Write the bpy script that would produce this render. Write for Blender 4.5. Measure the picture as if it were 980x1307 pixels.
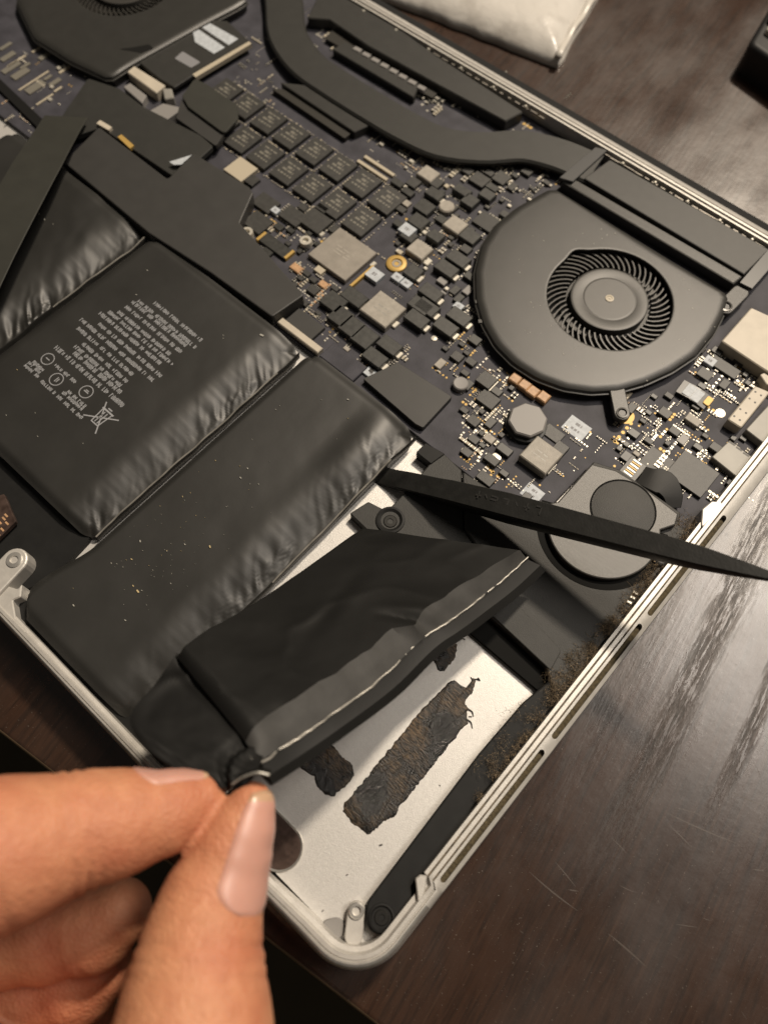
import bpy, bmesh, math, random
import numpy as np
from mathutils import Vector, Matrix

# ------------------------------------------------------------------ scene, camera, light
# All lengths below are millimetres; S turns them into metres.
# The laptop lies upside down: x runs along its front edge, y from front edge to hinge,
# z = 0 is the top of the metal rim.  The photographed front corner is the origin.
S = 0.001
scene = bpy.context.scene
for o in list(bpy.data.objects):
    bpy.data.objects.remove(o)
COL = scene.collection

CAM = np.array([-16.511, 26.444, 186.784])
ROT = np.array([[0.746747938978134, 0.6651048400822236, -0.0017513796718895691],
                [0.6098914419051013, -0.685802694284336, -0.39712352436100734],
                [-0.2653298790609, 0.29548302186283204, -0.9177634984382737]])
FPX = 974.966
def ray(u, v):
    return ROT.T @ np.array([(u - 490) / FPX, (v - 653.5) / FPX, 1.0])
def P(u, v, z=0.0):
    "measured point of the photograph that lies at height z -> place in mm"
    d = ray(u, v)
    return CAM + (z - CAM[2]) / d[2] * d
def P2(u, v, z=0.0):
    return tuple(P(u, v, z)[:2])
def CD(u, v, depth):
    return CAM + ray(u, v) * depth

cam_data = bpy.data.cameras.new('camera')
cam = bpy.data.objects.new('camera', cam_data)
COL.objects.link(cam)
m = Matrix.Identity(4)
for i in range(3):
    m[i][0] = ROT[0][i]; m[i][1] = -ROT[1][i]; m[i][2] = -ROT[2][i]; m[i][3] = CAM[i] * S
cam.matrix_world = m
cam_data.sensor_fit = 'HORIZONTAL'
cam_data.sensor_width = 5.0
cam_data.lens = FPX / 980 * 5.0
cam_data.clip_start = 0.005
cam_data.clip_end = 20
cam_data.dof.use_dof = True
cam_data.dof.focus_distance = 0.200
cam_data.dof.aperture_fstop = 2.0
scene.camera = cam

world = bpy.data.worlds.new('World'); scene.world = world
world.use_nodes = True
bg = world.node_tree.nodes['Background']
bg.inputs[0].default_value = (1.0, 0.90, 0.78, 1)
bg.inputs[1].default_value = 0.06

def area_lamp(name, loc, target, size, power, color):
    l = bpy.data.lights.new(name, 'AREA'); l.shape = 'DISK'; l.size = size; l.energy = power; l.color = color
    o = bpy.data.objects.new(name, l); COL.objects.link(o)
    o.location = loc
    o.rotation_euler = (Vector(target) - Vector(loc)).to_track_quat('-Z', 'Y').to_euler()
    return o
WARM = (1.0, 0.86, 0.69)
# a ceiling lamp behind the table, and a wider one off to the side of the room
area_lamp('ceiling_lamp', (-0.145, 1.19, 1.556), (-0.05, 0.1, 0), 0.16, 38, WARM)
area_lamp('wide_ceiling_lamp', (0.52, 0.98, 1.9), (-0.02, 0.12, 0), 0.72, 20, (1.0, 0.905, 0.80))

scene.view_settings.view_transform = 'Standard'
scene.view_settings.look = 'None'
scene.view_settings.exposure = 0.0
scene.view_settings.gamma = 1.0
scene.view_settings.use_curve_mapping = False
scene.cycles.max_bounces = 6
scene.cycles.use_denoising = True
rnd = random.Random(7)
nrng = np.random.RandomState(5)

# ------------------------------------------------------------------ materials
MATS = {}
def mat(name, color, rough=0.5, metal=0.0, var=0.0, vscale=300, bump=0.0, bscale=800, stretch=None,
        coat=0.0, spec=None, sss=0.0, rvar=0.0, color2=None, aniso_rot=None):
    if name in MATS:
        return MATS[name]
    M = bpy.data.materials.new(name); M.use_nodes = True
    nt = M.node_tree; b = nt.nodes['Principled BSDF']
    b.inputs['Base Color'].default_value = (*color, 1)
    b.inputs['Roughness'].default_value = rough
    b.inputs['Metallic'].default_value = metal
    if coat: b.inputs['Coat Weight'].default_value = coat; b.inputs['Coat Roughness'].default_value = 0.25
    if spec is not None: b.inputs['Specular IOR Level'].default_value = spec
    if sss:
        b.inputs['Subsurface Weight'].default_value = sss
        b.inputs['Subsurface Radius'].default_value = (0.0035, 0.0014, 0.0007)
        b.inputs['Subsurface Scale'].default_value = 1.0
    if var or bump or rvar:
        g = nt.nodes.new('ShaderNodeNewGeometry')
        vec = g.outputs['Position']
        if stretch:
            mp = nt.nodes.new('ShaderNodeMapping'); mp.inputs['Scale'].default_value = stretch
            if aniso_rot: mp.inputs['Rotation'].default_value = (0, 0, aniso_rot)
            nt.links.new(vec, mp.inputs['Vector']); vec = mp.outputs['Vector']
        def noise(sc, det=4):
            n = nt.nodes.new('ShaderNodeTexNoise'); n.inputs['Scale'].default_value = sc
            n.inputs['Detail'].default_value = det
            nt.links.new(vec, n.inputs['Vector']); return n.outputs['Fac']
        if var:
            mx = nt.nodes.new('ShaderNodeMix'); mx.data_type = 'RGBA'
            c2 = color2 if color2 else tuple(min(1, c * (1 + var) + 0.02 * var) for c in color)
            c1 = color if color2 else tuple(c * (1 - var) for c in color)
            mx.inputs['A'].default_value = (*c1, 1); mx.inputs['B'].default_value = (*c2, 1)
            rp = nt.nodes.new('ShaderNodeMapRange')
            rp.inputs['From Min'].default_value = 0.3; rp.inputs['From Max'].default_value = 0.7
            nt.links.new(noise(vscale), rp.inputs['Value'])
            nt.links.new(rp.outputs[0], mx.inputs['Factor'])
            nt.links.new(mx.outputs['Result'], b.inputs['Base Color'])
        if rvar:
            rp = nt.nodes.new('ShaderNodeMapRange')
            rp.inputs['From Min'].default_value = 0.3; rp.inputs['From Max'].default_value = 0.7
            rp.inputs['To Min'].default_value = max(0.02, rough - rvar); rp.inputs['To Max'].default_value = min(1, rough + rvar)
            nt.links.new(noise(vscale * 0.7), rp.inputs['Value'])
            nt.links.new(rp.outputs[0], b.inputs['Roughness'])
        if bump:
            bp = nt.nodes.new('ShaderNodeBump'); bp.inputs['Strength'].default_value = bump
            bp.inputs['Distance'].default_value = 0.0003
            nt.links.new(noise(bscale, 3), bp.inputs['Height'])
            nt.links.new(bp.outputs['Normal'], b.inputs['Normal'])
    MATS[name] = M
    return M

mat('aluminium', (0.55, 0.535, 0.51), 0.45, 0.4, var=0.05, vscale=1500, bump=0.22, bscale=5200)
mat('polished_edge', (0.66, 0.64, 0.60), 0.25, 0.75, var=0.12, vscale=500, bump=0.1, bscale=1500)
mat('rim_metal', (0.50, 0.48, 0.445), 0.45, 0.35, var=0.08, vscale=400, bump=0.1, bscale=2500)
mat('slot_brown', (0.06, 0.045, 0.02), 0.9, var=0.5, vscale=1200, bump=0.6, bscale=2500)
mat('groove_brown', (0.10, 0.075, 0.045), 0.8, var=0.6, vscale=900)
mat('board', (0.041, 0.040, 0.049), 0.62, spec=0.3, var=0.25, vscale=160, bump=0.12, bscale=2500)
mat('chip_black', (0.030, 0.029, 0.026), 0.5, var=0.2, vscale=700, bump=0.1, bscale=4000)
mat('chip_mark', (0.15, 0.14, 0.115), 0.6)
mat('cap_black', (0.026, 0.026, 0.023), 0.45, var=0.3, vscale=700)
mat('inductor', (0.30, 0.275, 0.235), 0.55, var=0.12, vscale=600, bump=0.2, bscale=3000)
mat('chip_metal', (0.30, 0.275, 0.24), 0.4, 0.4, var=0.1, vscale=250, bump=0.05)
mat('solder', (0.55, 0.52, 0.45), 0.4, 0.45)
mat('gold', (0.46, 0.30, 0.085), 0.5, 0.25)
mat('copper_cap', (0.42, 0.25, 0.13), 0.5, var=0.2, vscale=900)
mat('cream', (0.47, 0.42, 0.34), 0.5, var=0.06, vscale=300)
mat('cream_dark', (0.42, 0.37, 0.28), 0.5)
mat('shield', (0.25, 0.24, 0.215), 0.5, 0.1, var=0.08, vscale=200)
mat('label_white', (0.42, 0.45, 0.48), 0.55, var=0.15, vscale=900)
mat('label_grey', (0.20, 0.20, 0.21), 0.6)
mat('fan_plastic', (0.0245, 0.0238, 0.0212), 0.42, var=0.06, vscale=200, bump=0.12, bscale=5000)
mat('fan_hub', (0.036, 0.034, 0.030), 0.45, var=0.06, vscale=300, bump=0.08, bscale=5000)
mat('fan_dark', (0.022, 0.020, 0.016), 0.5)
mat('pipe_black', (0.0185, 0.0182, 0.0155), 0.55, var=0.08, vscale=300, bump=0.12, bscale=5000)
mat('heat_cover', (0.022, 0.0215, 0.019), 0.5, var=0.08, vscale=300, bump=0.1, bscale=5000)
mat('film_black', (0.020, 0.020, 0.015), 0.6, var=0.08, vscale=150)
mat('film_charcoal', (0.026, 0.025, 0.023), 0.55, var=0.08, vscale=150)
mat('pouch', (0.0165, 0.016, 0.0142), 0.47, var=0.12, vscale=60, bump=0.08, bscale=260, rvar=0.05)
mat('pouch_glossy', (0.0060, 0.0059, 0.0053), 0.5, var=0.2, vscale=40, bump=0.10, bscale=220, rvar=0.06, spec=0.22)
mat('tape_black', (0.0055, 0.0054, 0.005), 0.55, spec=0.22, var=0.2, vscale=60, bump=0.1, bscale=300)
mat('foil_edge', (0.40, 0.38, 0.34), 0.4, 0.5, var=0.3, vscale=300)
mat('pouch_side_lit', (0.044, 0.043, 0.041), 0.6, spec=0.25, var=0.15, vscale=200, bump=0.15, bscale=400)  # lighter grey paints the light falling on the lifted cell's side
mat('pouch_print', (0.27, 0.275, 0.285), 0.6)
mat('speaker_plastic', (0.032, 0.0315, 0.029), 0.55, spec=0.3, var=0.08, vscale=250, bump=0.2, bscale=3500)
mat('speaker_metal', (0.055, 0.053, 0.049), 0.42, 0.2, var=0.08, vscale=300, bump=0.12, bscale=3000, stretch=(1, 6, 1))
mat('foam_shade_black', (0.007, 0.007, 0.0065), 0.9, spec=0.2)  # black foam; also paints the shade beside the driver cap
mat('rubber_black', (0.007, 0.007, 0.0066), 0.6, spec=0.25, var=0.1, vscale=300)
mat('screw_black', (0.03, 0.029, 0.027), 0.3, 0.5)
mat('adhesive', (0.018, 0.014, 0.011), 0.38, var=1.0, vscale=420, bump=1.0, bscale=900, stretch=(1.0, 3.2, 1), aniso_rot=-0.62,
    color2=(0.11, 0.075, 0.045), rvar=0.2)
mat('spudger_nylon', (0.012, 0.012, 0.0108), 0.5, spec=0.35, var=0.15, vscale=400, bump=0.15, bscale=1800)
mat('spudger_mark', (0.019, 0.0185, 0.017), 0.55)
mat('dust', (0.26, 0.19, 0.115), 0.95, var=0.5, vscale=900)
mat('dust_dark', (0.05, 0.04, 0.026), 0.95, var=0.5, vscale=900)
mat('skin', (0.40, 0.155, 0.078), 0.5, sss=0.35, var=0.16, vscale=60, bump=0.22, bscale=900, color2=(0.49, 0.225, 0.115))
mat('nail', (0.60, 0.30, 0.235), 0.38, sss=0.25, var=0.06, vscale=150)
mat('nail_tip', (0.54, 0.33, 0.21), 0.3, sss=0.2)
mat('bag_black', (0.006, 0.006, 0.006), 0.5)
mat('lid_metal', (0.30, 0.29, 0.27), 0.45, 0.5)
mat('hinge_black', (0.012, 0.012, 0.012), 0.75, spec=0.2)
mat('flex_grey', (0.055, 0.055, 0.055), 0.35)
mat('cell_speck', (0.34, 0.33, 0.29), 0.6)
mat('cell_speck_gold', (0.48, 0.38, 0.20), 0.5)
mat('floor_wood', (0.055, 0.040, 0.016), 0.7, var=0.4, vscale=6)
mat('wood_edge', (0.12, 0.08, 0.045), 0.4, var=0.3, vscale=60)

def wood_material():
    M = bpy.data.materials.new('dark_wood'); M.use_nodes = True
    nt = M.node_tree; N = nt.nodes; L = nt.links
    b = N['Principled BSDF']
    g = N.new('ShaderNodeNewGeometry')
    rot = N.new('ShaderNodeMapping'); rot.inputs['Rotation'].default_value = (0, 0, -math.radians(8.4))
    L.new(g.outputs['Position'], rot.inputs['Vector'])
    def nz(scale_vec, sc, det=6, rough=0.6, dist=0.0):
        mp = N.new('ShaderNodeMapping'); mp.inputs['Scale'].default_value = scale_vec
        L.new(rot.outputs[0], mp.inputs[0])
        n = N.new('ShaderNodeTexNoise'); n.inputs['Scale'].default_value = sc; n.inputs['Detail'].default_value = det
        n.inputs['Roughness'].default_value = rough; n.inputs['Distortion'].default_value = dist
        L.new(mp.outputs[0], n.inputs['Vector']); return n.outputs['Fac']
    def rng(src, a, b_, c=0.0, d=1.0):
        r = N.new('ShaderNodeMapRange'); r.inputs[1].default_value = a; r.inputs[2].default_value = b_
        r.inputs[3].default_value = c; r.inputs[4].default_value = d; L.new(src, r.inputs[0]); return r.outputs[0]
    def mix(fac, a, b_):
        m_ = N.new('ShaderNodeMix'); m_.data_type = 'RGBA'
        L.new(fac, m_.inputs['Factor'])
        for s, x in (('A', a), ('B', b_)):
            if isinstance(x, tuple): m_.inputs[s].default_value = (*x, 1)
            else: L.new(x, m_.inputs[s])
        return m_.outputs['Result']
    def math_(op, a, b_):
        m_ = N.new('ShaderNodeMath'); m_.operation = op
        for i, x in ((0, a), (1, b_)):
            if isinstance(x, (int, float)): m_.inputs[i].default_value = x
            else: L.new(x, m_.inputs[i])
        return m_.outputs[0]
    broad = nz((1, 0.12, 1), 30, 3)
    grain = nz((1, 0.09, 1), 760, 4, 0.6, 0.25)
    fine = nz((1, 0.05, 1), 1200, 3)
    blot = nz((1, 0.6, 1), 14, 5)
    c = mix(rng(blot, 0.25, 0.75), (0.026, 0.0115, 0.0062), (0.044, 0.021, 0.0118))
    c = mix(rng(broad, 0.52, 0.66, 0, 0.5), c, (0.020, 0.010, 0.006))
    sp = N.new('ShaderNodeSeparateXYZ'); L.new(rot.outputs[0], sp.inputs[0])
    wob = math_('MULTIPLY', math_('SUBTRACT', nz((1, 0.12, 1), 130, 4), 0.5), 0.010)
    def band(x0, w, y0, y1, k):
        d = math_('ABSOLUTE', math_('SUBTRACT', math_('ADD', sp.outputs[0], wob), x0), 0)
        return math_('MULTIPLY', rng(d, w, w * 0.35, 0, k), rng(sp.outputs[1], y0, y1))
    dash = nz((1, 0.10, 1), 1300, 5, 0.7, 0.2)
    worn = math_('MULTIPLY', math_('ADD', math_('ADD', band(0.033, 0.0060, 0.04, 0.085, 0.75), band(0.0515, 0.0028, 0.07, 0.10, 0.7)), band(0.0185, 0.005, 0.03, 0.10, 0.35)), rng(dash, 0.44, 0.62))
    c = mix(rng(grain, 0.46, 0.64, 0, 0.6), c, (0.011, 0.0058, 0.0036))
    c = mix(worn, c, (0.010, 0.0075, 0.006))
    c = mix(rng(fine, 0.56, 0.72, 0, 0.3), c, (0.075, 0.040, 0.024))
    # faint dust and dried wipe marks lying on the varnish
    dusty = nz((1, 1, 1), 2400, 2)
    c = mix(rng(dusty, 0.71, 0.75, 0, 0.7), c, (0.22, 0.19, 0.16))
    # greyish film of dried wipe marks
    smear = rng(nz((1, 0.55, 1), 38, 6, 0.65, 0.6), 0.46, 0.64)
    c = mix(math_('MULTIPLY', smear, 0.10), c, (0.060, 0.050, 0.043))
    L.new(c, b.inputs['Base Color'])
    ro = math_('ADD', rng(broad, 0.35, 0.7, 0.22, 0.31), rng(nz((1, 0.6, 1), 70, 5), 0.3, 0.7, -0.03, 0.06))
    ro = math_('ADD', ro, math_('MULTIPLY', worn, 0.3))
    ro = math_('ADD', ro, math_('MULTIPLY', smear, 0.025))
    L.new(ro, b.inputs['Roughness'])
    L.new(math_('SUBTRACT', 0.85, math_('MULTIPLY', worn, 0.45)), b.inputs['Specular IOR Level'])
    bp = N.new('ShaderNodeBump'); bp.inputs['Strength'].default_value = 0.35; bp.inputs['Distance'].default_value = 0.0004
    L.new(math_('SUBTRACT', math_('MULTIPLY', nz((1, 1, 1), 420, 3), 0.16), math_('ADD', math_('MULTIPLY', worn, 0.5), math_('MULTIPLY', grain, 0.25))), bp.inputs['Height'])
    L.new(bp.outputs[0], b.inputs['Normal'])
    MATS['wood'] = M
wood_material()

def bag_material():
    M = bpy.data.materials.new('bag_plastic'); M.use_nodes = True
    nt = M.node_tree; N = nt.nodes; L = nt.links; b = N['Principled BSDF']
    g = N.new('ShaderNodeNewGeometry')
    def nz(sc, det):
        n = N.new('ShaderNodeTexNoise'); n.inputs['Scale'].default_value = sc; n.inputs['Detail'].default_value = det
        L.new(g.outputs['Position'], n.inputs['Vector']); return n.outputs['Fac']
    r = N.new('ShaderNodeValToRGB')
    e = r.color_ramp.elements
    e[0].position = 0.30; e[0].color = (0.42, 0.395, 0.36, 1)
    e[1].position = 0.50; e[1].color = (0.56, 0.535, 0.495, 1)
    L.new(nz(90, 4), r.inputs[0]); L.new(r.outputs[0], b.inputs['Base Color'])
    b.inputs['Roughness'].default_value = 0.3
    bp = N.new('ShaderNodeBump'); bp.inputs['Strength'].default_value = 0.5; bp.inputs['Distance'].default_value = 0.0006
    L.new(nz(220, 3), bp.inputs['Height']); L.new(bp.outputs[0], b.inputs['Normal'])
    MATS['bag'] = M
bag_material()
mat('bag_seam', (0.55, 0.52, 0.47), 0.3)
mat('bag_dots', (0.33, 0.28, 0.24), 0.5)

def skin_material():
    M = bpy.data.materials.new('skin_tone'); M.use_nodes = True
    nt = M.node_tree; N = nt.nodes; L = nt.links; b = N['Principled BSDF']
    g = N.new('ShaderNodeNewGeometry')
    def nz(sc, det=4, kind='N'):
        n = N.new('ShaderNodeTexNoise' if kind == 'N' else 'ShaderNodeTexVoronoi'); n.inputs['Scale'].default_value = sc
        if kind == 'N': n.inputs['Detail'].default_value = det
        L.new(g.outputs['Position'], n.inputs['Vector']); return n.outputs[0]
    def ramp(src, a, ca, b_, cb_):
        r = N.new('ShaderNodeValToRGB'); e = r.color_ramp.elements
        e[0].position = a; e[0].color = (*ca, 1); e[1].position = b_; e[1].color = (*cb_, 1)
        L.new(src, r.inputs[0]); return r.outputs[0]
    base = ramp(nz(55, 5), 0.34, (0.48, 0.172, 0.092), 0.66, (0.57, 0.268, 0.142))
    mot = ramp(nz(300, 3), 0.35, (0.92, 0.86, 0.84), 0.65, (1.04, 1.04, 1.04))
    mx = N.new('ShaderNodeMix'); mx.data_type = 'RGBA'; mx.blend_type = 'MULTIPLY'; mx.inputs['Factor'].default_value = 1
    L.new(base, mx.inputs['A']); L.new(mot, mx.inputs['B']); L.new(mx.outputs['Result'], b.inputs['Base Color'])
    b.inputs['Roughness'].default_value = 0.6
    b.inputs['Subsurface Weight'].default_value = 0.15
    b.inputs['Subsurface Radius'].default_value = (0.003, 0.0012, 0.0006); b.inputs['Subsurface Scale'].default_value = 1.0
    ad = N.new('ShaderNodeMath'); ad.operation = 'ADD'
    L.new(nz(1500, 2, 'V'), ad.inputs[0]); L.new(nz(330, 4), ad.inputs[1])
    bp = N.new('ShaderNodeBump'); bp.inputs['Strength'].default_value = 0.6; bp.inputs['Distance'].default_value = 0.0003
    L.new(ad.outputs[0], bp.inputs['Height']); L.new(bp.outputs[0], b.inputs['Normal'])
    MATS['skin'] = M
skin_material()

def glue_material():
    M = bpy.data.materials.new('old_glue'); M.use_nodes = True
    nt = M.node_tree; N = nt.nodes; L = nt.links; b = N['Principled BSDF']
    g = N.new('ShaderNodeNewGeometry')
    def nz(sc, det, stretch=None, rot=0):
        v = g.outputs['Position']
        if stretch:
            mp = N.new('ShaderNodeMapping'); mp.inputs['Scale'].default_value = stretch; mp.inputs['Rotation'].default_value = (0, 0, rot)
            L.new(v, mp.inputs[0]); v = mp.outputs[0]
        n = N.new('ShaderNodeTexNoise'); n.inputs['Scale'].default_value = sc; n.inputs['Detail'].default_value = det; n.inputs['Roughness'].default_value = .65
        L.new(v, n.inputs['Vector']); return n.outputs['Fac']
    def mr(src, a, b_):
        r = N.new('ShaderNodeMapRange'); r.inputs[1].default_value = a; r.inputs[2].default_value = b_; L.new(src, r.inputs[0]); return r.outputs[0]
    def mixc(fac, a, b_):
        m_ = N.new('ShaderNodeMix'); m_.data_type = 'RGBA'; L.new(fac, m_.inputs['Factor'])
        for s, x in (('A', a), ('B', b_)):
            if isinstance(x, tuple): m_.inputs[s].default_value = (*x, 1)
            else: L.new(x, m_.inputs[s])
        return m_.outputs['Result']
    fib = nz(700, 5, (1, 3.5, 1), .75); big = nz(110, 4)
    brown = mixc(mr(fib, .42, .62), (0.016, 0.012, 0.009), (0.12, 0.082, 0.048))
    c = mixc(mr(big, .46, .60), (0.008, 0.0075, 0.007), brown)
    L.new(c, b.inputs['Base Color']); L.new(mr(big, .3, .9), b.inputs['Roughness'])
    bp = N.new('ShaderNodeBump'); bp.inputs['Strength'].default_value = 1.0; bp.inputs['Distance'].default_value = 0.0003
    L.new(fib, bp.inputs['Height']); L.new(bp.outputs[0], b.inputs['Normal'])
    MATS['adhesive'] = M
glue_material()

# ------------------------------------------------------------------ mesh helpers
ORG = {}
def link(o, origin, parent):
    po = ORG[parent.name] if parent is not None else np.zeros(3)
    o.parent = parent
    o.location = tuple((np.asarray(origin) - po) * S)
    COL.objects.link(o)
    ORG[o.name] = np.asarray(origin, float)
    return o
def thing(name, origin, label=None, category=None, group=None, parent=None):
    o = bpy.data.objects.new(name, None); o.empty_display_size = 0.005
    link(o, origin, parent)
    tag(o, label, category, group)
    return o
def tag(o, label=None, category=None, group=None, kind=None):
    if label: o['label'] = label
    if category: o['category'] = category
    if group: o['group'] = group
    if kind: o['kind'] = kind
    return o
def mk(name, V, F, mats, parent=None, fm=None, smooth=False, origin=None, sharp=None):
    V = np.asarray(V, float)
    if origin is None:
        lo, hi = V.min(0), V.max(0)
        origin = np.array([(lo[0] + hi[0]) / 2, (lo[1] + hi[1]) / 2, lo[2]])
    me = bpy.data.meshes.new(name)
    me.from_pydata(((V - origin) * S).tolist(), [], [tuple(int(i) for i in f) for f in F])
    if isinstance(mats, str): mats = [mats]
    for x in mats: me.materials.append(MATS[x])
    if fm is not None: me.polygons.foreach_set('material_index', list(fm))
    fixn(me)
    if smooth:
        me.shade_smooth()
        if sharp: me.set_sharp_from_angle(angle=math.radians(sharp))
    me.update()
    o = bpy.data.objects.new(name, me)
    return link(o, origin, parent)
def fixn(me):
    bm = bmesh.new(); bm.from_mesh(me)
    bmesh.ops.recalc_face_normals(bm, faces=bm.faces[:])
    bm.to_mesh(me); bm.free()
SHARED = {}
def inst(name, key, builder, mats, origin, parent, rot=0.0, smooth=False, sharp=None):
    "object whose mesh (built round its own base) is shared between alike pieces"
    k = (key, tuple([mats] if isinstance(mats, str) else mats))
    if k not in SHARED:
        V, F, fm = builder()
        me = bpy.data.meshes.new(name)
        me.from_pydata((np.asarray(V, float) * S).tolist(), [], [tuple(int(i) for i in f) for f in F])
        for x in ([mats] if isinstance(mats, str) else mats): me.materials.append(MATS[x])
        if fm is not None: me.polygons.foreach_set('material_index', list(fm))
        fixn(me)
        if smooth:
            me.shade_smooth()
            if sharp: me.set_sharp_from_angle(angle=math.radians(sharp))
        SHARED[k] = me
    o = bpy.data.objects.new(name, SHARED[k])
    link(o, origin, parent); o.rotation_euler = (0, 0, rot)
    return o

def inset(poly, d):
    p = np.asarray(poly, float); n = len(p)
    area = 0.5 * np.sum(p[:, 0] * np.roll(p[:, 1], -1) - np.roll(p[:, 0], -1) * p[:, 1])
    sgn = 1 if area > 0 else -1
    out = []
    for i in range(n):
        a, b, c = p[i - 1], p[i], p[(i + 1) % n]
        e1 = (b - a) / (np.linalg.norm(b - a) + 1e-9); e2 = (c - b) / (np.linalg.norm(c - b) + 1e-9)
        n1 = sgn * np.array([-e1[1], e1[0]]); n2 = sgn * np.array([-e2[1], e2[0]])
        bis = n1 + n2; l = np.linalg.norm(bis)
        bis = bis / l if l > 1e-6 else n1
        k = min(2.5, 1 / max(0.35, np.dot(bis, n1)))
        out.append(b + bis * d * k)
    return np.array(out)
def rpoly(pts, r, n=5):
    "polygon with its corners rounded; r a number or one per corner"
    p = np.asarray(pts, float); out = []
    N = len(p)
    for i in range(N):
        ri = r[i] if hasattr(r, '__len__') else r
        a, b, c = p[i - 1], p[i], p[(i + 1) % N]
        if ri <= 0: out.append(b); continue
        e1 = a - b; e2 = c - b; l1, l2 = np.linalg.norm(e1), np.linalg.norm(e2)
        e1, e2 = e1 / l1, e2 / l2
        ang = math.acos(max(-1, min(1, np.dot(e1, e2))))
        t = min(ri / math.tan(ang / 2), l1 * 0.48, l2 * 0.48)
        p0, p2 = b + e1 * t, b + e2 * t
        for k in range(n + 1):
            s = k / n
            out.append((1 - s) ** 2 * p0 + 2 * s * (1 - s) * b + s * s * p2)
    return np.array(out)
def prism_data(poly, z0, z1, ch=0.0, steps=1, bottom=True):
    p = np.asarray(poly, float)[:, :2]; n = len(p)
    rings = [(p, z0)]
    if ch > 0:
        rings.append((p, z1 - ch))
        for k in range(1, steps + 1):
            a = k / steps * math.pi / 2
            rings.append((inset(p, ch * (1 - math.cos(a))), z1 - ch + ch * math.sin(a)))
    else:
        rings.append((p, z1))
    V = np.vstack([np.c_[q, np.full(n, z)] for q, z in rings])
    F = []
    for r in range(len(rings) - 1):
        for i in range(n):
            j = (i + 1) % n
            F.append((r * n + i, r * n + j, (r + 1) * n + j, (r + 1) * n + i))
    top = tuple((len(rings) - 1) * n + i for i in range(n))
    F.append(top)
    if bottom: F.append(tuple(range(n - 1, -1, -1)))
    return V, F
def prism(name, poly, z0, z1, m_, parent, ch=0.0, steps=1, smooth=False):
    V, F = prism_data(poly, z0, z1, ch, steps)
    return mk(name, V, F, m_, parent, smooth=smooth, sharp=35 if smooth else None)
def rect(cx, cy, w, d, a=0.0):
    c, s = math.cos(a), math.sin(a)
    return np.array([(cx + x * c - y * s, cy + x * s + y * c) for x, y in ((-w/2, -d/2), (w/2, -d/2), (w/2, d/2), (-w/2, d/2))])
def circle(cx, cy, r, n=32):
    return np.array([(cx + r * math.cos(2 * math.pi * i / n), cy + r * math.sin(2 * math.pi * i / n)) for i in range(n)])
def lathe_data(profile, n=32):
    V = []; F = []
    for r, z in profile:
        for i in range(n):
            a = 2 * math.pi * i / n; V.append((r * math.cos(a), r * math.sin(a), z))
    for k in range(len(profile) - 1):
        for i in range(n):
            j = (i + 1) % n
            F.append((k * n + i, k * n + j, (k + 1) * n + j, (k + 1) * n + i))
    if profile[-1][0] > 1e-6: F.append(tuple((len(profile) - 1) * n + i for i in range(n)))
    return np.array(V), F
def lathe(name, c, profile, m_, parent, n=32, smooth=True):
    V, F = lathe_data(profile, n)
    return mk(name, V + np.array([c[0], c[1], 0]), F, m_, parent, smooth=smooth, sharp=35)
def grid_faces(nu, nv, wrap=False):
    F = []
    for i in range(nu - 1):
        for j in range(nv if wrap else nv - 1):
            F.append((i * nv + j, i * nv + (j + 1) % nv, (i + 1) * nv + (j + 1) % nv, (i + 1) * nv + j))
    return F
class Bag:
    "collects many tiny pieces for one joined part"
    def __init__(s, mats): s.V = []; s.F = []; s.M = []; s.mats = mats
    def add(s, V, F, m_):
        b = sum(len(v) for v in s.V); s.V.append(np.asarray(V, float))
        s.F += [tuple(i + b for i in f) for f in F]; s.M += [s.mats.index(m_)] * len(F)
    def box(s, cx, cy, z0, w, d, h, m_, a=0.0, ch=0.0):
        V, F = prism_data(rect(cx, cy, w, d, a), z0, z0 + h, ch); s.add(V, F, m_)
    def build(s, name, parent, kind='stuff', smooth=False):
        o = mk(name, np.vstack(s.V), s.F, s.mats, parent, fm=s.M, smooth=smooth)
        if kind: o['kind'] = kind
        return o
def ribbon(path, width, thick, closed_top=0.0):
    "flat band that follows a list of 3d points (width may vary)"
    path = np.asarray(path, float); n = len(path)
    V = []; F = []
    for i in range(n):
        t = path[min(i + 1, n - 1)] - path[max(i - 1, 0)]; t /= np.linalg.norm(t)
        side = np.cross(t, (0, 0, 1)); side /= np.linalg.norm(side); up = np.cross(side, t)
        w = (width[i] if hasattr(width, '__len__') else width) / 2
        e = min(thick * 0.4, w * 0.3)
        for sx, sz in ((-w, -thick), (w, -thick), (w, -e), (w - e, 0), (-w + e, 0), (-w, -e)):
            V.append(path[i] + side * sx + up * sz)
    F = grid_faces(n, 6, True)
    F.append(tuple(range(5, -1, -1))); F.append(tuple((n - 1) * 6 + i for i in range(6)))
    return np.array(V), F
def spline(pts, n):
    p = np.asarray(pts, float); t = np.r_[0, np.cumsum(np.linalg.norm(np.diff(p, axis=0), axis=1))]
    q = np.linspace(0, t[-1], n)
    m_ = np.gradient(p, t, axis=0)
    out = []
    for x in q:
        k = min(max(np.searchsorted(t, x) - 1, 0), len(t) - 2); h = t[k + 1] - t[k]; s = (x - t[k]) / h
        h00 = 2*s**3 - 3*s**2 + 1; h10 = s**3 - 2*s**2 + s; h01 = -2*s**3 + 3*s**2; h11 = s**3 - s**2
        out.append(h00 * p[k] + h10 * h * m_[k] + h01 * p[k + 1] + h11 * h * m_[k + 1])
    return np.array(out)
_perm = nrng.rand(64, 64)
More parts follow.
